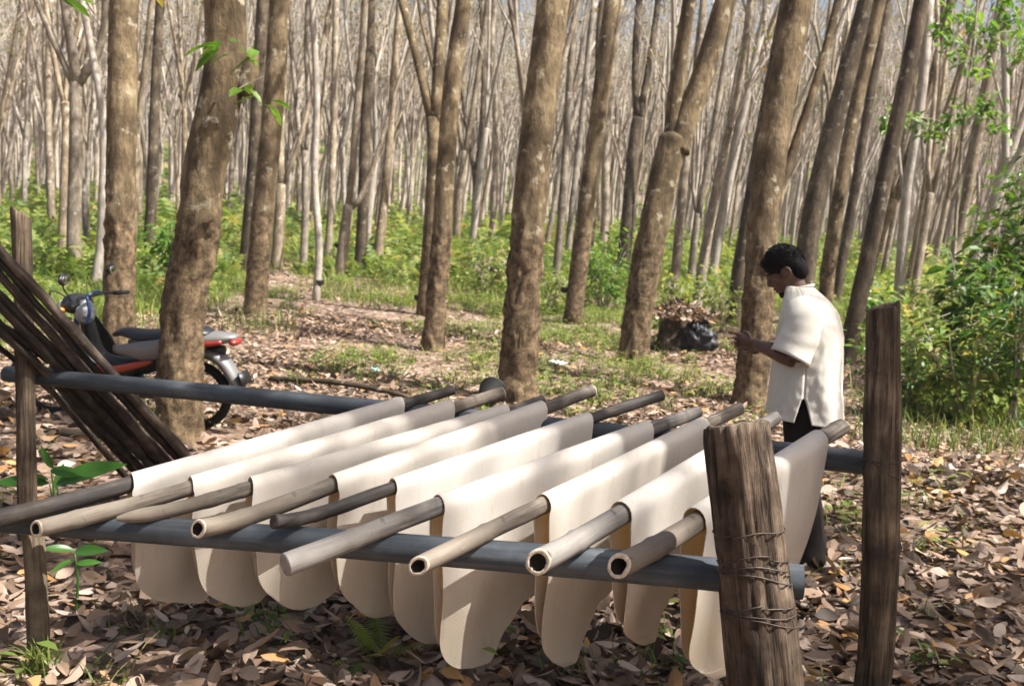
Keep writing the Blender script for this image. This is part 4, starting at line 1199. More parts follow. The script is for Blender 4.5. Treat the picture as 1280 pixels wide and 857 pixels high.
    for s, el in ((1, V((.045, .245, 1.085))), (-1, V((.03, -.245, 1.08)))):
        shp = V((-.025, .150 * s, 1.335)); n = 15
        pts = [shp + (V((-.02, .195 * s, 1.325)) - shp) * 1.0 * 0, V((-.018, .185 * s, 1.315)), V((.0, .215 * s, 1.22)), el + V((.004, .002 * s, .012))]
        def sf(p, an, al): return 1 + .12 * noise.noise(p * 9) + .14 * (.3 - abs(noise.noise(Vector((p.x * 8, p.y * 8, p.z * 22))))) + .04 * noise.noise(p * 40)
        tube(sb, pts, [.072, .085, .088, .092], 26, .018, sf, caps=(False, False))
    shirt = sb.build('shirt', M['shirt'], man)
    so_ = shirt.modifiers.new('thick', 'SOLIDIFY'); so_.thickness = .004; so_.offset = 1
    cb = MB()
    tube(cb, [V((.07 * math.cos(a) + .014, .070 * math.sin(a), 1.434 - .018 * math.cos(a))) for a in np.linspace(0, 2 * math.pi, 33)], [.007] * 33, 8, None, None)
    cb.build('collar', M['shirt'], shirt)
    # trousers
    tb = MB()
    def tf2(p, an, al): return 1 + .06 * noise.noise(p * 8) + .035 * noise.noise(p * 20)
    for s in (1, -1):
        tube(tb, [V((-.005, .075 * s, .93)), V((-.005, .088 * s, .80)), V((.01, .095 * s, .60)), V((.015, .098 * s, .42)), V((-.005, .10 * s, .22)), V((-.015, .10 * s, .045))], [.115, .112, .092, .082, .078, .082], 26, .025, tf2)
    tube(tb, [V((0, 0, .80)), V((0, 0, .98))], [.135, .125], 24, .03, None, updir=V((0, 1, 0)), flat=.85)
    baked(tb, 'trousers', M['trousers'], man, .007, 2)
    for s in (1, -1):
        sh = MB()
        tube(sh, [V((-.085, .10 * s, .045)), V((-.03, .10 * s, .055)), V((.06, .105 * s, .050)), V((.14, .113 * s, .036)), V((.19, .118 * s, .030))], [.036, .045, .046, .042, .022], 16, .02)
        box(sh, (.05, .107 * s, .010), (.26, .085, .02))
        baked(sh, 'shoe', M['shoe'], man, .006, 3)
build_man()
for ch in man.children_recursive:
    for v_ in ch.data.vertices: v_.co.x += .115 * max(0, v_.co.z - .08) - .02

# ------------------------------------------------------------------ the parked motorbike
M['black_plastic'] = plain('black_plastic', (.012, .012, .013), .45, 0, .5, .2)
M['tyre'] = plain('tyre', (.014, .013, .013), .85, 0, .2, .3, 40)
M['silver'] = plain('silver', (.18, .176, .172), .45, .35, .5, .1)
M['red'] = plain('red', (.24, .022, .016), .35, 0, .5, .12)
M['orange_red'] = plain('orange_red', (.36, .05, .022), .35, 0, .5, .1)
M['blue'] = plain('blue', (.02, .045, .14), .4, 0, .5, .1)
M['engine'] = plain('engine', (.10, .095, .09), .5, .7, .5, .4, 20)
M['white_plastic'] = plain('white_plastic', (.55, .55, .56), .5, 0, .4, .12, 8)
M['mirror_glass'] = plain('mirror_glass', (.5, .52, .55), .08, 1, .5, .02)
M['amber'] = plain('amber', (.6, .22, .03), .25, 0, .5, .1)
rw, fw = G(244, 536), G(66, 518)
hd = math.atan2(fw.y - rw.y, fw.x - rw.x)
bike = empty('motorbike', rw, 'black and red motorbike with silver tail parked between the trunks on the litter', 'motorbike', None, hd)
WB = (fw - rw).length
def build_bike():
    V = Vector; Rw, Tr = .272, .034
    sx = WB / 1.24
    def X(x): return x * sx
    for xx, nm in ((0, 'rear_wheel'), (WB, 'front_wheel')):
        mb = MB(); c = (xx, 0, Rw)
        torus(mb, c, (0, 1, 0), Rw - Tr * 1.35, .012, 36, 8); torus(mb, c, (0, 1, 0), .05, .022, 18, 8)
        for k in range(18):
            a = 2 * math.pi * k / 18; s = .03 if k % 2 else -.03
            tube(mb, [V((xx + .055 * math.cos(a), s, Rw + .055 * math.sin(a))), V((xx + (Rw - Tr * 1.4) * math.cos(a + .25), 0, Rw + (Rw - Tr * 1.4) * math.sin(a + .25)))], [.0025, .0025], 4)
        w = mb.build(nm, M['silver'], bike)
        t = MB(); torus(t, c, (0, 1, 0), Rw - Tr, Tr, 44, 12); t.build('tyre', M['tyre'], w)
    def part(name, mat, fn, parent=bike):
        mb = MB(); fn(mb); return mb.build(name, M[mat], parent)
    # spine, under-seat frame and swing arms
    part('frame', 'black_plastic', lambda m: (tube(m, [V((WB - .28, 0, .80)), V((X(.80), 0, .50)), V((X(.45), 0, .46)), V((X(.1), 0, .60)), V((-.22, 0, .64))], [.05, .06, .07, .06, .035], 12, .05),
        [tube(m, [V((X(.48), .09 * s, .32)), V((0, .10 * s, Rw))], [.022, .018], 10, None) for s in (1, -1)],
        tube(m, [V((X(.55), .17, .24)), V((X(.55), -.17, .24))], [.011, .011], 8)))
    part('engine', 'engine', lambda m: (ellipsoid(m, (X(.58), 0, .31), (.15, .13, .10), 18, 12), tube(m, [V((X(.64), 0, .34)), V((X(.84), 0, .37))], [.075, .062], 14, None),
        [torus(m, (X(.66 + .035 * k), 0, .345 + .006 * k), (1, 0, .12), .078, .007, 18, 6) for k in range(5)], ellipsoid(m, (X(.55), .11, .31), (.09, .05, .085), 14, 10)))
    part('exhaust', 'silver', lambda m: tube(m, [V((X(.82), -.05, .33)), V((X(.80), -.11, .20)), V((X(.50), -.14, .18)), V((X(.20), -.15, .22)), V((-.22, -.16, .30))], [.016, .018, .020, .042, .036], 12, .05))
    for s in (1, -1):
        part('shock_absorber', 'silver', lambda m: (tube(m, [V((X(.02), .12 * s, Rw + .02)), V((X(.10), .12 * s, .60))], [.014, .014], 8), [torus(m, (X(.045 + .008 * k), .12 * s, .36 + .03 * k), (.25, 0, 1), .024, .005, 14, 6) for k in range(6)]))
    part('seat', 'black_plastic', lambda m: tube(m, [V((X(.66), 0, .69)), V((X(.58), 0, .715)), V((X(.38), 0, .70)), V((X(.14), 0, .735)), V((X(-.08), 0, .765)), V((X(-.16), 0, .75))], [.05, .085, .12, .125, .11, .05], 20, .04, None, (True, True), 0, .38, V((0, 1, 0))))
    part('side_panel', 'silver', lambda m: [tube(m, [V((X(.62), .10 * s, .60)), V((X(.36), .125 * s, .61)), V((X(.10), .125 * s, .66)), V((X(-.14), .09 * s, .69))], [.03, .075, .075, .035], 14, .04, None, (True, True), 0, .35, V((0, 0, 1))) for s in (1,)])
    part('side_panel', 'silver', lambda m: [tube(m, [V((X(.62), .10 * s, .60)), V((X(.36), .125 * s, .61)), V((X(.10), .125 * s, .66)), V((X(-.14), .09 * s, .69))], [.03, .075, .075, .035], 14, .04, None, (True, True), 0, .35, V((0, 0, 1))) for s in (-1,)])
    tc = part('tail_cowl', 'silver', lambda m: tube(m, [V((X(.08), 0, .69)), V((X(-.12), 0, .715)), V((X(-.28), 0, .735)), V((X(-.36), 0, .745))], [.11, .105, .075, .03], 16, .04, None, (True, True), 0, .55, V((0, 1, 0))))
    part('red_stripe', 'red', lambda m: [tube(m, [V((X(.16), .112 * s, .655)), V((X(-.08), .108 * s, .685)), V((X(-.27), .075 * s, .712))], [.018, .026, .016], 10, .03, None, (True, True), 0, .5, V((0, 0, 1))) for s in (1, -1)], tc)
    part('tail_light', 'red', lambda m: ellipsoid(m, (X(-.345), 0, .71), (.035, .075, .03), 14, 10))
    part('rear_fender', 'silver', lambda m: tube(m, [V((X(-.05), 0, .62)), V((X(-.22), 0, .57)), V((X(-.33), 0, .44)), V((X(-.40), 0, .30)), V((X(-.43), 0, .24))], [.07, .075, .07, .065, .055], 14, .03, None, (True, True), 0, .62, V((0, 1, 0))))
    part('number_plate_holder', 'black_plastic', lambda m: box(m, (X(-.42), 0, .44), (.012, .15, .10), Matrix.Rotation(R(20), 3, 'Y')))
    # leg shields, fork, front mudguard
    for s in (1, -1):
        ls_ = part('leg_shield', 'black_plastic', lambda m: tube(m, [V((X(.96), .12 * s, .78)), V((X(.90), .17 * s, .62)), V((X(.80), .18 * s, .46)), V((X(.60), .14 * s, .43)), V((X(.42), .11 * s, .47))], [.05, .075, .08, .05, .025], 14, .04, None, (True, True), 0, .22, V((1, 0, 0))))
        part('stripe', 'orange_red', lambda m: tube(m, [V((X(.84), .186 * s, .50)), V((X(.62), .158 * s, .455)), V((X(.40), .125 * s, .50)), V((X(.28), .125 * s, .54))], [.022, .030, .026, .012], 10, .04, None, (True, True), 0, .3, V((0, 0, 1))), ls_)
        part('fork_tube', 'engine', lambda m: tube(m, [V((WB, .075 * s, Rw)), V((WB - .10, .075 * s, .52)), V((WB - .19, .06 * s, .80))], [.018, .020, .022], 10, None))
        part('grip', 'black_plastic', lambda m: (tube(m, [V((WB - .36, .24 * s, .955)), V((WB - .40, .36 * s, .945))], [.018, .018], 10), tube(m, [V((WB - .30, .22 * s, .965)), V((WB - .33, .36 * s, .945))], [.006, .005], 6)))
        mi_ = part('mirror', 'black_plastic', lambda m: (tube(m, [V((WB - .30, .20 * s, .96)), V((WB - .28, .25 * s, 1.06)), V((WB - .30, .29 * s, 1.10))], [.006, .006, .006], 6, .03), ellipsoid(m, (WB - .31, .29 * s, 1.13), (.022, .062, .042), 16, 10)))
        part('mirror_glass', 'mirror_glass', lambda m: ellipsoid(m, (WB - .330, .29 * s, 1.13), (.004, .052, .034), 14, 8), mi_)
        part('indicator', 'amber', lambda m: ellipsoid(m, (WB - .17, .13 * s, .87), (.035, .03, .022), 12, 8))
    part('front_mudguard', 'blue', lambda m: tube(m, [V((WB + (Rw + .02) * math.cos(a), 0, Rw + (Rw + .02) * math.sin(a))) for a in np.linspace(R(15), R(165), 13)], [.045 + .012 * math.sin(a) for a in np.linspace(0, math.pi, 13)], 12, None, None, (True, True), 0, .30, V((0, 1, 0))))
    part('handlebar', 'black_plastic', lambda m: tube(m, [V((WB - .38, -.30, .95)), V((WB - .30, -.16, .96)), V((WB - .25, 0, .93)), V((WB - .30, .16, .96)), V((WB - .38, .30, .95))], [.014] * 5, 10, .04))
    hl = part('headlight_cowl', 'black_plastic', lambda m: ellipsoid(m, (WB - .22, 0, .90), (.10, .12, .08), 18, 12))
    part('headlight', 'white_plastic', lambda m: ellipsoid(m, (WB - .135, 0, .88), (.035, .075, .055), 16, 10), hl)
    part('kickstand', 'black_plastic', lambda m: tube(m, [V((X(.50), .10, .26)), V((X(.44), .22, .012))], [.011, .011], 8))
    part('brake_cable', 'black_plastic', lambda m: tube(m, [V((WB - .33, .2, .95)), V((WB - .10, .12, 1.0)), V((WB - .08, .06, .70)), V((WB - .06, .05, .45))], [.005] * 4, 6, .04))
build_bike()
bike.rotation_euler = (R(-5), 0, hd); bike.scale = (1, 1, .92)
# bag on the handlebars, tied with a blue strap
bg_c = P(106, 390, 6.9)
bag = empty('bag', bg_c, 'grey white plastic bag with blue strap hung on the motorbike handlebars', 'bag')
mb = MB(); ellipsoid(mb, (0, 0, 0), (.068, .07, .085), 26, 18, None, 0, lambda n: 1 + .22 * noise.noise(n * 2.6) + .10 * noise.noise(n * 7)); mb.build('sack', plain('bag_grey', (.30, .31, .32), .5, 0, .4, .25, 14), bag)
mb = MB(); tube(mb, [Vector((.05, -.09, .12)), Vector((.075, -.10, .03)), Vector((.06, -.095, -.07))], [.012, .013, .012], 8, .02); tube(mb, [Vector((.05, -.09, .12)), Vector((.09, -.02, .15)), Vector((.09, .05, .13))], [.012, .012, .010], 8, .02); mb.build('strap', M['blue'], bag)

# ------------------------------------------------------------------ latex cups, stump, litter scraps
M['cup'] = plain('cup', (.014, .012, .011), .55, 0, .4, .3, 30)
CUPS = [(536, 396, 13.6, .07, 'black latex cup wired low to the brown crossing trunk'), (523, 371, 16.2, .075, 'black latex cup on the forked trunk behind the brown crossing trunk'),
        (706, 361, 15.2, .075, 'black latex cup on the slender ringed trunk'), (929, 449, 9.6, .055, 'black latex cup low on the ochre trunk beside the man'),
        (912, 378, 14.3, .07, 'black latex cup on the shaded leaning trunk behind the ochre one'), (400, 352, 17.5, .08, 'black latex cup on the white crooked trunk'),
        (465, 306, 26, .09, 'black latex cup on the brown trunk right of the dark thicker one'), (423, 306, 24, .09, 'black latex cup on the trunk with the elbow limb')]
for (px, py, d, r, lab) in CUPS:
    # seat the cup against the nearest trunk
    best = min(TREES, key=lambda t: abs(proj(t[0].x, t[0].y, t[0].z + 1)[0] - px) + abs(t[2] - d) * 4)
    c = P(px, py, best[2])
    o = empty('latex_cup', c, lab, 'latex cup', 'latex cups on the trunks')
    mb = MB(); prof = [(.25, -.9), (.7, -.75), (.95, -.2), (1.0, .35), (.9, .38), (.85, -.1), (.5, -.6), (.05, -.68)]
    V, Fc = [], []
    for rr, zq in prof:
        for k in range(16): V.append((r * rr * math.cos(6.2832 * k / 16), r * rr * math.sin(6.2832 * k / 16), r * zq))
    for i in range(len(prof) - 1):
        for k in range(16): Fc.append((i * 16 + k, i * 16 + (k + 1) % 16, (i + 1) * 16 + (k + 1) % 16, (i + 1) * 16 + k))
    Fc.append(tuple(range(15, -1, -1)))
    mb.add(V, Fc); mb.build('bowl', M['cup'], o)
    mb = MB(); torus(mb, (0, 0, r * .3), (0, 0, 1), r * 1.03, .004, 20, 6); tube(mb, [Vector((r, 0, r * .3)), Vector((r * 2.2, .02, r * .6))], [.004, .004], 6); mb.build('wire_holder', M['wire'], o)

sp_ = G(846, 437)
st = empty('stump', sp_, 'dead tree stump heaped with dry leaves in front of the green undergrowth', 'stump')
mb = MB(); tube(mb, [Vector((0, 0, -.1)), Vector((0, .02, .2)), Vector((.02, .02, .42)), Vector((.03, .03, .55))], [.36, .30, .26, .22], 26, .05, bark_fn(77, .45, .45, 9)); mb.build('wood', M['bark_dark'], st)
rgn = np.random.default_rng(4)
n = 420; a = rgn.uniform(0, 6.28, n); rr = .46 * np.sqrt(rgn.uniform(0, 1, n)); pos = np.stack([rr * np.cos(a), rr * np.sin(a), .45 + .25 * rgn.uniform(0, 1, n) * (1 - rr / .4) + .05], 1)
v, t, q = leaf_batch(pos, rand_dirs(rgn, n, -.6, .6), rand_dirs(rgn, n, .2, 1), rgn.uniform(.10, .18, n), rgn.uniform(.04, .07, n), .2, rgn.uniform(-.4, .4, n))
lo_ = np_mesh('dry_leaves', v, [t, q], M['litter'], st); lo_['kind'] = 'stuff'
pp = G(868, 440)
pl = MB()
ellipsoid(pl, (0, 0, .17), (.29, .26, .30), 48, 34, None, 0, lambda n: 1 + .30 * noise.noise(n * 2.4) + .16 * noise.noise(n * 6) - .30 * abs(noise.noise(n * 4.5)) - .14 * abs(noise.noise(n * 10)) + .06 * noise.noise(n * 16))
o = pl.build('plastic_sheet', plain('black_sheet', (.014, .0145, .017), .55, 0, .4, .5), None, True); o.location = (pp.x, pp.y, pp.z)
set_props(o, 'crumpled black plastic sheet bunched against the dead stump', 'plastic sheet')

bp = P(607, 497, 6.6); bp.z = float(gz(bp.x, bp.y))
bk = G(606, 514)
o = empty('bucket', bk, 'small black bucket lying on the leaves at the foot of the thick middle trunk', 'bucket')
o.rotation_euler = (0, R(78), R(75)); o.location.z += .11
mb = MB(); prof = [(.0, 0), (.085, 0), (.115, .20), (.122, .20), (.122, .212), (.108, .21), (.08, .015), (.0, .012)]
V, Fc = [], []
for rr, zq in prof:
    for k in range(24): V.append((rr * math.cos(6.2832 * k / 24), rr * math.sin(6.2832 * k / 24), zq))
for i in range(len(prof) - 1):
    for k in range(24): Fc.append((i * 24 + k, i * 24 + (k + 1) % 24, (i + 1) * 24 + (k + 1) % 24, (i + 1) * 24 + k))
mb.add(V, Fc); mb.build('pail', M['cup'], o)
mb = MB(); torus(mb, (0, 0, .205), (0, 1, .4), .125, .004, 24, 6, 0, 0, math.pi); mb.build('handle', M['wire'], o)

def scrap(px, py, name, label, cat, c, s, seed):
    p = G(px, py); mb = MB(); N = 10; V = []
    for i in range(N + 1):
        for j in range(N + 1):
            u, v = i / N - .5, j / N - .5
            q = Vector((u * s[0], v * s[1], .02 + .03 * noise.noise(Vector((u * 4, v * 4, seed))) + .012 * noise.noise(Vector((u * 11, v * 11, seed)))))
            V.append(q)
    mb.add(V, [(i * (N + 1) + j, (i + 1) * (N + 1) + j, (i + 1) * (N + 1) + j + 1, i * (N + 1) + j + 1) for i in range(N) for j in range(N)])
    o = mb.build(name, plain(name + '_mat', c, .4, 0, .5, .1)); o.location = (p.x, p.y, p.z + .02); o.rotation_euler = (0, 0, seed)
    o.modifiers.new('t', 'SOLIDIFY').thickness = .002
    set_props(o, label, cat)
scrap(697, 457, 'plastic_scrap', 'flat white plastic scrap on the leaves near the stout knotted trunk', 'litter', (.7, .7, .68), (.24, .16), 2)
scrap(469, 466, 'plastic_wrapper', 'pale turquoise wrapper lying on the leaves behind the back bar', 'litter', (.35, .55, .55), (.16, .07), 5)
wb = G(492, 318); mb = MB(); ellipsoid(mb, (0, 0, .30), (.17, .17, .22), 20, 14, None, 0, lambda n: 1 + .2 * noise.noise(n * 3))
o = mb.build('sack', M['white_plastic']); o.location = (wb.x, wb.y, wb.z); set_props(o, 'pale bluish sack showing above the ferns far behind the rack', 'sack')

# fallen sticks on the litter
def fallen(a, b, r, label, seed):
    A, B = G(*a), G(*b); A.z += r * .8; B.z += r * .8
    def build(mb, L):
        pts, rad, fn = lined(L, r, r * .6, seed, 10, .08, .2, .05); tube(mb, pts, rad, 10, None, fn)
    o = axis_obj('fallen_branch', A, B, build, M['bark_dark']); set_props(o, label, 'branch', 'fallen branches')
fallen((338, 478), (512, 500), .034, 'long fallen branch lying on the litter behind the back bar', 3)
fallen((0, 524), (128, 552), .05, 'grey fallen branch lying near the front wheel of the motorbike', 5)
fallen((1100, 668), (1175, 716), .018, 'thin dry twig on the litter right of the taller rough post', 6)
fallen((1010, 760), (1075, 772), .012, 'short dry twig on the litter between the two right posts', 8)

# ------------------------------------------------------------------ litter, grass, undergrowth
rgn = np.random.default_rng(11)
def fbm(x, y, s=1.0, seed=0):
    out = 0
    for k in range(5):
        f = s * 1.9 ** k; a = seed + k * 1.7
        out = out + (np.sin(x * f * math.cos(a) + y * f * math.sin(a) + a * 3) * np.cos(-x * f * math.sin(a * 1.3) * .9 + y * f * math.cos(a * 1.3) + a)) / (1 + .6 * k)
    return out
def scatter(n, ya, yb, wfac=.58, wadd=1.0):
    """points with an even density over the part of the ground the picture shows"""
    y = ya + (yb - ya) * rgn.uniform(0, 1, n * 2); half = y * wfac + wadd
    keep = rgn.uniform(0, 1, n * 2) < half / half.max(); y = y[keep][:n]; half = half[keep][:n]
    x = rgn.uniform(-1, 1, len(y)) * half
    return x, y
bs = []
for (n, ya, yb, Lm, hgt) in ((50000, 2.6, 7.5, .102, .05), (80000, 7.5, 15, .088, .03), (32000, 15, 32, .12, .035)):
    x, y = scatter(n, ya, yb)
    kk = rgn.uniform(0, 1, len(x)) < np.clip(.62 + .55 * fbm(x, y, .8, 21), .12, 1); x, y = x[kk], y[kk]
    z = gz(x, y) + hgt * rgn.uniform(0, 1, len(x)) ** 2 + .006
    az = rgn.uniform(0, 2 * math.pi, len(x)); tilt = rgn.normal(0, .17, len(x))
    fwd = np.stack([np.cos(az), np.sin(az), tilt], 1); up = unit(np.stack([rgn.normal(0, .3, len(x)), rgn.normal(0, .3, len(x)), np.ones(len(x))], 1))
    up[rgn.uniform(0, 1, len(x)) < .5] *= -1
    L = Lm * rgn.uniform(.3, 1.35, len(x))
    bs.append((leaf_fine if ya < 5 else leaf_batch)(np.stack([x, y, z], 1), fwd, up, L, L * rgn.uniform(.34, .52, len(x)), rgn.uniform(-.08, .30, len(x)), rgn.normal(0, .24, len(x))))
v, t, q = merge_batches(bs)
o = np_mesh('leaf_litter', v, [t, q], M['litter'], smooth=False)
set_props(o, 'brown and pinkish dry leaves covering the ground', 'leaf litter', None, 'stuff')

def blades(x, y, H, lean, W, segs=3, az=None, z=None):
    """grass blades: tapering bent strips"""
    n = len(x); az = rgn.uniform(0, 2 * math.pi, n) if az is None else az
    z = gz(x, y) if z is None else z
    d = np.stack([np.cos(az), np.sin(az), np.zeros(n)], 1); s = np.stack([-np.sin(az), np.cos(az), np.zeros(n)], 1)
    b = np.stack([x, y, z], 1); rows = []
    for k in range(segs + 1):
        t_ = k / segs
        c = b + d * (lean * H * t_ ** 1.8)[:, None] + np.array([0, 0, 1.0]) * (H * (t_ - .35 * lean * t_ * t_))[:, None]
        w = (W * (1 - t_ ** 1.6) * .5 + .0006)[:, None]
        rows += [c - s * w, c + s * w]
    V = np.stack(rows, 1).reshape(-1, 3); m = 2 * (segs + 1)
    base = np.arange(n)[:, None] * m
    return V, np.concatenate([base + np.array([[2 * k, 2 * k + 1, 2 * k + 3, 2 * k + 2]]) for k in range(segs)])

def green(px, py, y):
    """how green the ground is: 0 bare litter, 1 dense undergrowth (the path and the clearing stay bare)"""
    edge = np.interp(px, [-200, 0, 120, 250, 300, 345, 400, 480, 600, 700, 800, 900, 1000, 1090, 1130, 1280, 1500], [412, 412, 420, 405, 372, 330, 378, 392, 396, 396, 400, 398, 410, 436, 540, 556, 575])
    return edge - py

# tufts of weeds and grass in the clearing, denser towards its edge
x, y = scatter(9500, 3.0, 20)
px, py, dd = proj(x, y, gz(x, y))
ge = green(px, py, y)
prob = np.clip((fbm(x, y, .9, 2) + .12) * .75, 0, 1) * np.clip(1 + ge / 170, .10, 1)
prob = np.where((px > 1085) & (py > 545), prob * .25, prob)
prob = np.where((py > 600), prob * np.where(px < 600, 3.2, 1.4) + .07, prob)
k = rgn.uniform(0, 1, len(x)) < prob
cx, cy = x[k], y[k]
per = 16
bx = np.repeat(cx, per) + rgn.normal(0, .06, len(cx) * per); by = np.repeat(cy, per) + rgn.normal(0, .06, len(cx) * per)
V1, Q1 = blades(bx, by, rgn.uniform(.04, .20, len(bx)) * np.where(by > 7, 1.15, .8), rgn.uniform(.2, 1.1, len(bx)), rgn.uniform(.004, .010, len(bx)))
o = np_mesh('grass', V1, [Q1], M['grass']); set_props(o, 'short grass tufts scattered through the dry leaves', 'grass', None, 'stuff')
# broad small weeds
k2 = rgn.uniform(0, 1, len(cx)) < .6
wx = np.repeat(cx[k2], 12) + rgn.normal(0, .09, k2.sum() * 12); wy = np.repeat(cy[k2], 12) + rgn.normal(0, .09, k2.sum() * 12)
wz = gz(wx, wy) + rgn.uniform(.02, .16, len(wx)); az = rgn.uniform(0, 6.28, len(wx))
v, t, q = leaf_batch(np.stack([wx, wy, wz], 1), np.stack([np.cos(az), np.sin(az), rgn.uniform(-.2, .5, len(wx))], 1), np.tile([[0, 0, 1.0]], (len(wx), 1)), rgn.uniform(.04, .11, len(wx)), rgn.uniform(.02, .045, len(wx)), .15, -.2)
o = np_mesh('weeds', v, [t, q], M['fern_leaf']); set_props(o, 'small green weeds sprouting through the dry leaves', 'weeds', None, 'stuff')

def fronds(bx, by, bz, az, L, el, droop, wd, nseg=7):
    """fern fronds: an arched rib with a saw of leaflets on each side, one island per frond"""
    n = len(bx); d = np.stack([np.cos(az), np.sin(az), np.zeros(n)], 1); s = np.stack([-np.sin(az), np.cos(az), np.zeros(n)], 1); zz_ = np.array([0, 0, 1.0])
    mids = []
    for i in range(nseg + 1):
        t_ = i / nseg
        mids.append(np.stack([bx, by, bz], 1) + d * (L * np.cos(el) * t_)[:, None] + zz_ * (L * (np.sin(el) * t_ - droop * t_ * t_))[:, None])
    V = list(mids); F3 = []; m = nseg + 1; c = m
    for i in range(1, nseg):
        t_ = i / nseg; w = wd * L * (math.sin(math.pi * (t_ * .82 + .12)) ** .8)
        for sg in (1, -1):
            V.append(mids[i] + s * (sg * w)[:, None] + (mids[i + 1] - mids[i]) * .5 - zz_ * (w * .25)[:, None])
            F3.append((i, i + 1, c) if sg > 0 else (i + 1, i, c)); c += 1
    V = np.stack(V, 1).reshape(-1, 3); base = np.arange(n)[:, None] * c
    return V, np.concatenate([base + np.array([f]) for f in F3])

VV, TT, QQ, off = [], [], [], 0
def push(V, T=None, Q=None):
    global off
    VV.append(V)
    if T is not None: TT.append(T + off)
    if Q is not None: QQ.append(Q + off)
    off += len(V)
for (n, ya, yb, hs, nf, per_leaf) in ((3800, 9, 18, .55, 8, 26), (6200, 16, 34, .75, 8, 20), (4200, 34, 90, 1.25, 7, 16), (4200, 90, 180, 2.2, 6, 12)):
    x, y = scatter(n, ya, yb, .60, 2)
    px, py, dd = proj(x, y, gz(x, y)); ge = green(px, py, y)
    dens = np.clip(ge / 26, 0, 1) * np.clip(.72 + .5 * fbm(x, y, .55, 5), .12, 1)
    dens = np.where(np.hypot((x + .55) / .9, (y - 25.3) / 1.3) < 1, 0, dens)
    dens = np.where(y > 100, .8, dens); k = rgn.uniform(0, 1, len(x)) < dens; x, y = x[k], y[k]; dense = np.where(y > 100, 1, 1) * np.clip(ge[k] / 60, .35, 1)
    h = hs * rgn.uniform(.45, 1.15, len(x)) * dense
    isf = fbm(x, y, .35, 9) + rgn.normal(0, .35, len(x)) > -.15
    fx = np.repeat(x[isf], nf); fy = np.repeat(y[isf], nf); L = np.repeat(h[isf], nf) * rgn.uniform(.7, 1.25, len(fx))
    fx = fx + rgn.normal(0, .10, len(fx)); fy = fy + rgn.normal(0, .10, len(fx))
    V, T = fronds(fx, fy, gz(fx, fy), rgn.uniform(0, 6.28, len(fx)), L * 1.15, rgn.uniform(.5, 1.25, len(fx)), rgn.uniform(.15, .55, len(fx)), .20 if ya < 30 else .3)
    push(V, T)
    nb = ~isf; m = per_leaf
    lx = np.repeat(x[nb], m); ly = np.repeat(y[nb], m); lh = np.repeat(h[nb], m)
    r_ = rgn.uniform(0, 1, len(lx)) ** .5 * lh * .6; a_ = rgn.uniform(0, 6.28, len(lx))
    lz = gz(lx, ly) + lh * rgn.uniform(.08, 1, len(lx)); lx = lx + r_ * np.cos(a_); ly = ly + r_ * np.sin(a_)
    Ll = lh * rgn.uniform(.16, .34, len(lx))
    V, T, Q = leaf_batch(np.stack([lx, ly, lz], 1), rand_dirs(rgn, len(lx), -.5, .4), rand_dirs(rgn, len(lx), .4, 1), Ll, Ll * rgn.uniform(.35, .6, len(lx)), .12, -.2)
    push(V, T, Q)
    gxx = np.repeat(x, 5) + rgn.normal(0, .3, len(x) * 5); gyy = np.repeat(y, 5) + rgn.normal(0, .3, len(x) * 5)
    V, Q = blades(gxx, gyy, rgn.uniform(.15, .5, len(gxx)) * (1 if ya < 30 else 1.7), rgn.uniform(.2, .8, len(gxx)), .014 * np.ones(len(gxx)) * (1 if ya < 30 else 2))
    push(V, None, Q)
o = np_mesh('undergrowth', np.concatenate(VV), [np.concatenate(TT), np.concatenate(QQ)], M['fern_leaf'])
set_props(o, 'yellow green ferns and weeds covering the ground beneath the far trunks', 'undergrowth', None, 'stuff')

# ------------------------------------------------------------------ single plants
def shrub(px, py, h, w, n, leaf, mat, label, seed, lo=.12, group='shrubs at the edge of the clearing', name='shrub', stems=7, yaw=None):
    g = G(px, py); rg = random.Random(seed); rn = np.random.default_rng(seed)
    root = empty(name, g, label, 'shrub', group)
    tips = []; sb = MB()
    for k in range(stems):
        a = rg.uniform(0, 6.28); rr = w * rg.uniform(.15, .5)
        p = [Vector((rg.gauss(0, .05), rg.gauss(0, .05), -.05)), Vector((math.cos(a) * rr * .4, math.sin(a) * rr * .4, h * .45)), Vector((math.cos(a) * rr, math.sin(a) * rr, h * rg.uniform(.7, 1.0)))]
        pts, rad = catmull(p, [.014, .010, .004], .15)
        tube(sb, pts, rad, 6); tips.append(pts)
        for j in range(4):
            b = pts[rg.randrange(len(pts) // 3, len(pts))]; a2 = rg.uniform(0, 6.28); q = b + Vector((math.cos(a2), math.sin(a2), rg.uniform(.1, .7))) * w * rg.uniform(.12, .3)
            tube(sb, [b, q], [.006, .002], 5); tips.append([b, b.lerp(q, .5), q])
    sb.build('stem', M['twig'], root)
    P0 = np.array([list(t[rg.randrange(max(1, len(t) // 4), len(t))]) for t in (rg.choice(tips) for _ in range(n))])
    P0 = P0 + rn.normal(0, .07 * w + .04, (n, 3)); P0[:, 2] = np.maximum(P0[:, 2], lo * h * rn.uniform(0, 1, n) + .05)
    az = np.arctan2(P0[:, 1], P0[:, 0]) + rn.normal(0, .9, n)
    f = np.stack([np.cos(az), np.sin(az), rn.uniform(-.8, .35, n)], 1)
    L = leaf * rn.uniform(.6, 1.3, n)
    v, t, q = leaf_batch(P0, f, unit(np.stack([rn.normal(0, .35, n), rn.normal(0, .35, n), np.ones(n)], 1)), L, L * rn.uniform(.36, .5, n), .14, rn.uniform(-.4, .05, n))
    np_mesh('foliage', v, [t, q], M[mat], root)
    return root
shrub(1212, 505, 2.0, 1.0, 520, .19, 'shrub_leaf', 'tall big leaved green shrub right of the white trunk', 1, .25)
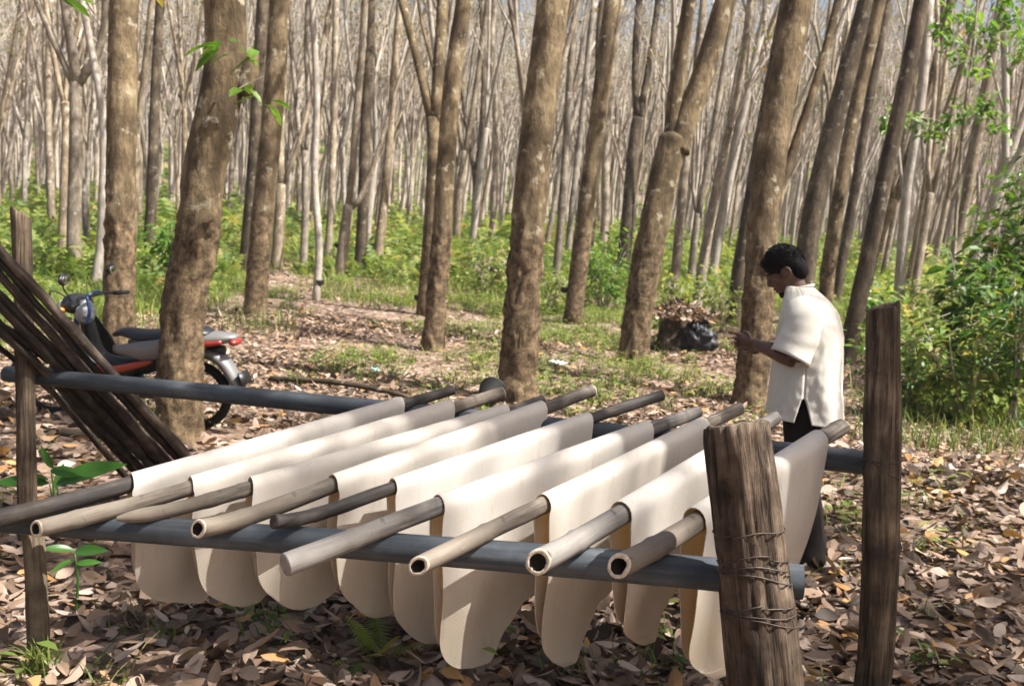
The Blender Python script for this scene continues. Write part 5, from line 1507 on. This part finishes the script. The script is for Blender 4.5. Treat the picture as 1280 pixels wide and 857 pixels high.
shrub(1262, 470, 3.1, 1.7, 1500, .13, 'shrub_leaf', 'tall dense dark green bush at the edge of the slanting grey trunk', 2, .35, stems=12)
shrub(1160, 470, 1.25, 1.0, 420, .12, 'fern_leaf', 'light yellow green bush just right of the taller rough post', 3)
shrub(1268, 535, 1.5, 1.1, 900, .11, 'shrub_leaf', 'low dark bush with yellowing leaves at the litter edge', 4)
shrub(1195, 528, .95, 1.0, 560, .11, 'fern_leaf', 'low yellow green bush in front of the big leaved shrub', 5)
shrub(1136, 520, .75, .8, 420, .10, 'shrub_leaf', 'small leafy bush touching the taller rough post', 6)
shrub(1330, 505, 3.0, 1.6, 1500, .14, 'shrub_leaf', 'dark bush cut off by the edge of the picture', 7, .2, stems=10)
shrub(1067, 438, .9, .55, 130, .20, 'bright_leaf', 'bright green broad leaved plant behind the back of the man', 8)
shrub(752, 386, 1.3, 1.3, 620, .14, 'bright_leaf', 'rounded bright green bush between slender ringed trunk and stout knotted trunk', 9)
shrub(690, 392, .7, .8, 300, .10, 'fern_leaf', 'small feathery bush right behind the thick middle trunk', 10)
shrub(840, 425, .9, .8, 260, .13, 'fern_leaf', 'weedy bush growing behind the dead stump', 11)
shrub(905, 415, .8, .9, 320, .12, 'fern_leaf', 'weedy bush right of the crumpled black plastic', 12)
shrub(215, 360, 1.3, 1.1, 420, .16, 'bright_leaf', 'bright leafy bush between the straight ochre trunk and the leaf shadowed trunk', 13)
shrub(610, 372, 1.0, 1.5, 620, .13, 'fern_leaf', 'spreading green bush in front of the brown earth mound', 14)

def big_leaf_plant(px, py, leaves, stems, label, name, mat='seed_leaf', wr=.30):
    g = G(px, py); root = empty(name, g, label, 'plant')
    d = (g - CAM).dot(FWD)
    sb = MB()
    for (ax, ay) in stems:
        q = P(ax, ay, d) - g
        tube(sb, [Vector((0, 0, -.02)), q * .5 + Vector((.01, 0, .02)), q], [.006, .005, .003], 7, .03)
    sb.build('stem', M['seed_leaf'], root)
    for (b, tp, up) in leaves:
        B = P(*b, d - up * .05) - g; T_ = P(*tp, d - up * .12) - g
        f = T_ - B; L = f.length
        nrm = Vector((-.35 * up, -.75, .75))
        Vl = []; NS = 9
        f.normalize(); s = f.cross(nrm).normalized(); n2 = s.cross(f)
        for i in range(NS + 1):
            t_ = i / NS; w = L * wr * .5 * math.sin(math.pi * t_ ** .85) ** .8 if 0 < t_ < 1 else .001
            for j in (-1, -.5, 0, .5, 1):
                Vl.append(B + f * (L * t_) + s * (w * j) + n2 * (.25 * w * abs(j) - .22 * L * t_ * t_ + .03 * L))
        mb = MB(); mb.add(Vl, [(i * 5 + j, i * 5 + j + 1, (i + 1) * 5 + j + 1, (i + 1) * 5 + j) for i in range(NS) for j in range(4)])
        mb.build('leaf', M[mat], root)
    return root
big_leaf_plant(66, 668, [((64, 588), (100, 590), 1), ((66, 585), (50, 558), .5), ((72, 606), (147, 572), 1), ((60, 600), (40, 590), 1), ((62, 605), (-8, 597), 1), ((70, 612), (78, 578), -.5), ((66, 625), (104, 618), 1)],
    [(64, 588), (72, 606), (62, 605)], 'seedling with broad glossy green leaves beside the slim left posts', 'seedling')
big_leaf_plant(95, 768, [((92, 688), (52, 682), 1), ((94, 690), (128, 684), 1), ((92, 700), (62, 712), 1), ((95, 705), (125, 700), 0)], [(93, 690)], 'low broad leaved seedling in shade beneath the front bar', 'seedling')
def fern(px, py, L, label, seed, n=11):
    g = G(px, py); root = empty('fern', g, label, 'fern'); rg = np.random.default_rng(seed)
    V, T = fronds(rg.normal(0, .01, n), rg.normal(0, .01, n), np.zeros(n), rg.uniform(0, 6.28, n), L * rg.uniform(.6, 1.2, n), rg.uniform(.45, 1.2, n), rg.uniform(.2, .5, n), .2, 14)
    np_mesh('frond', V, [T], M['fern_leaf'], root)['kind'] = 'stuff'
fern(470, 826, .24, 'light green fern on the litter under the hanging sheets', 3)
def tuft(px, py, n, H, spread, label, seed, d=None):
    g = G(px, py) if d is None else ground_pt(px, py, d)
    if d is not None: g.z += .25
    root = None
    x = rgn.normal(0, spread, n); y = rgn.normal(0, spread, n)
    V, Q = blades(g.x + x, g.y + y, rgn.uniform(.5, 1.2, n) * H, rgn.uniform(.1, .9, n), .009 * np.ones(n), 4)
    o = np_mesh('grass_tuft', V, [Q], M['grass'], None, False, g); o.location = g
    set_props(o, label, 'grass tuft', 'grass tufts', 'stuff' if spread > .2 else None)
tuft(938, 545, 46, .26, .05, 'long bladed grass tuft at the foot of the ochre trunk beside the man', 1)
tuft(52, 838, 70, .12, .03, 'short grass tuft at the foot of the short slim left post', 2)
tuft(1140, 556, 120, .30, .30, 'patch of tall grass at the litter edge near the taller rough post', 3)
tuft(1215, 560, 140, .28, .38, 'patch of tall grass below the low yellow green bush', 4)
tuft(1272, 556, 100, .30, .25, 'patch of tall grass below the dark bush with yellowing leaves', 5)
tuft(320, 412, 120, .35, .35, 'grass tuft on the path at the foot of the smooth ochre trunk', 6)
tuft(806, 470, 60, .25, .12, 'green grass tuft at the foot of the stout knotted trunk', 7)

# leafy shoots that sprout from trunks
def shoot(parent, org, stem_pts, clusters, leaf, mat, name='shoot', n=7):
    """stem_pts in world space; clusters of leaflets (world position) hang from it"""
    mb = MB()
    tube(mb, stem_pts, [.007 - .004 * i / (len(stem_pts) - 1) for i in range(len(stem_pts))], 6, .08)
    V = [np.array([list(p) for p in mb.v])]; rn = np.random.default_rng(len(clusters) + int(leaf * 1000))
    quads = [np.array([f for f in mb.f if len(f) == 4])]; nv = len(mb.v); T = []
    mi = [np.zeros(len(quads[0]))]
    for c in clusters:
        m = n; az = rn.uniform(0, 6.28, m)
        f = np.stack([np.cos(az), np.sin(az), rn.uniform(-.75, .15, m)], 1); L = leaf * rn.uniform(.65, 1.2, m)
        pos = np.array(c)[None, :] + rn.normal(0, leaf * (.22 if m < 10 else .5), (m, 3))
        v, t, q = leaf_batch(pos, f, np.stack([rn.normal(0, .3, m), rn.normal(0, .3, m), np.ones(m)], 1), L, L * .38, .12, -.25)
        V.append(v); T.append(t + nv); quads.append(q + nv); nv += len(v)
    tt = np.concatenate(T); qq = np.concatenate(quads)
    mi = np.concatenate([np.zeros(len(quads[0])), np.ones(len(qq) - len(quads[0])), np.ones(len(tt))])
    return np_mesh(name, np.concatenate(V), [qq, tt], [M['twig'], M[mat]], parent, False, org, mi)
dS = d2 - .45
shoot(T2, f2, [P(268, 128, d2 - .12), P(285, 118, dS), P(310, 105, dS), P(330, 95, dS)], [P(262, 62, dS), P(280, 66, dS), P(298, 56, dS + .1), P(318, 68, dS), P(304, 112, dS - .1), P(330, 112, dS), P(340, 122, dS)], .17, 'bright_leaf', 'leafy_shoot', 3)
dq = d1 - 2.0
shoot(T1, f1, [P(150, -60, d1), P(120, -55, d1 - 1), P(90, -35, dq), P(75, -10, dq)], [P(76, -6, dq), P(98, -8, dq)], .28, 'shrub_leaf', 'leafy_shoot', 2)
shoot(T1, f1, [P(155, -70, d1), P(175, -50, d1 - 1), P(195, -18, dq)], [P(196, -6, dq), P(190, -10, dq)], .26, 'shrub_leaf', 'leafy_shoot', 2)
# young leafy tree at the right
yg = G(1188, 452)
yt = empty('young_rubber_tree', yg, 'young slim tree with bright green leaf clusters spreading in the upper right', 'tree')
dy = (yg - CAM).dot(FWD)
mb = MB(); yp = [yg - Vector((0, 0, .1)), P(1190, 380, dy), P(1196, 260, dy), P(1205, 150, dy), P(1218, 40, dy), P(1228, -60, dy), P(1235, -160, dy)]
tube(mb, yp, [.035, .03, .027, .022, .018, .013, .006], 9, .15, bark_fn(3, .1, .1, 1)); mb.build('trunk', M['bark_far'], yt, True, yg)
cl = [(1112, 150), (1135, 146), (1150, 152), (1165, 168), (1178, 158), (1192, 146), (1212, 138), (1232, 130), (1248, 158), (1240, 132), (1178, 32), (1186, 48), (1198, 62), (1218, 34), (1236, 60), (1246, 36), (1258, 22), (1270, 44), (1282, 20), (1276, 66), (1228, 84), (1208, 20), (1252, 0), (1272, -8), (1192, 10), (1290, 50)]
rc = random.Random(8)
for (sp2, sel) in ((((1203, 170), (1170, 150), (1130, 148), (1110, 152)), cl[0:5]), (((1204, 160), (1225, 140), (1245, 140)), cl[5:10]), (((1216, 60), (1195, 45), (1178, 35)), cl[10:13] + cl[21:22] + cl[24:25]), (((1220, 40), (1250, 40), (1290, 35)), cl[13:21] + cl[22:24] + cl[25:])):
    shoot(yt, yg, [P(a, b, dy + rc.uniform(-.3, .3) * i) for i, (a, b) in enumerate(sp2)], [P(a, b, dy + rc.uniform(-.5, .5)) for a, b in sel], .19, 'bright_leaf', 'leafy_branch', 22)


# ------------------------------------------------------------------ air
hz = NT('haze'); hz.t.nodes.remove(hz.b)
pv = hz.n('ShaderNodeVolumePrincipled'); pv.inputs['Color'].default_value = (.94, .95, 1, 1); pv.inputs['Density'].default_value = .0006; pv.inputs['Anisotropy'].default_value = .2
hz.l(pv.outputs[0], hz.out.inputs['Volume'])
mb = MB(); box(mb, (0, 115, 14), (520, 400, 60)); ho = mb.build('haze', hz.m, None, False); ho['kind'] = 'stuff'
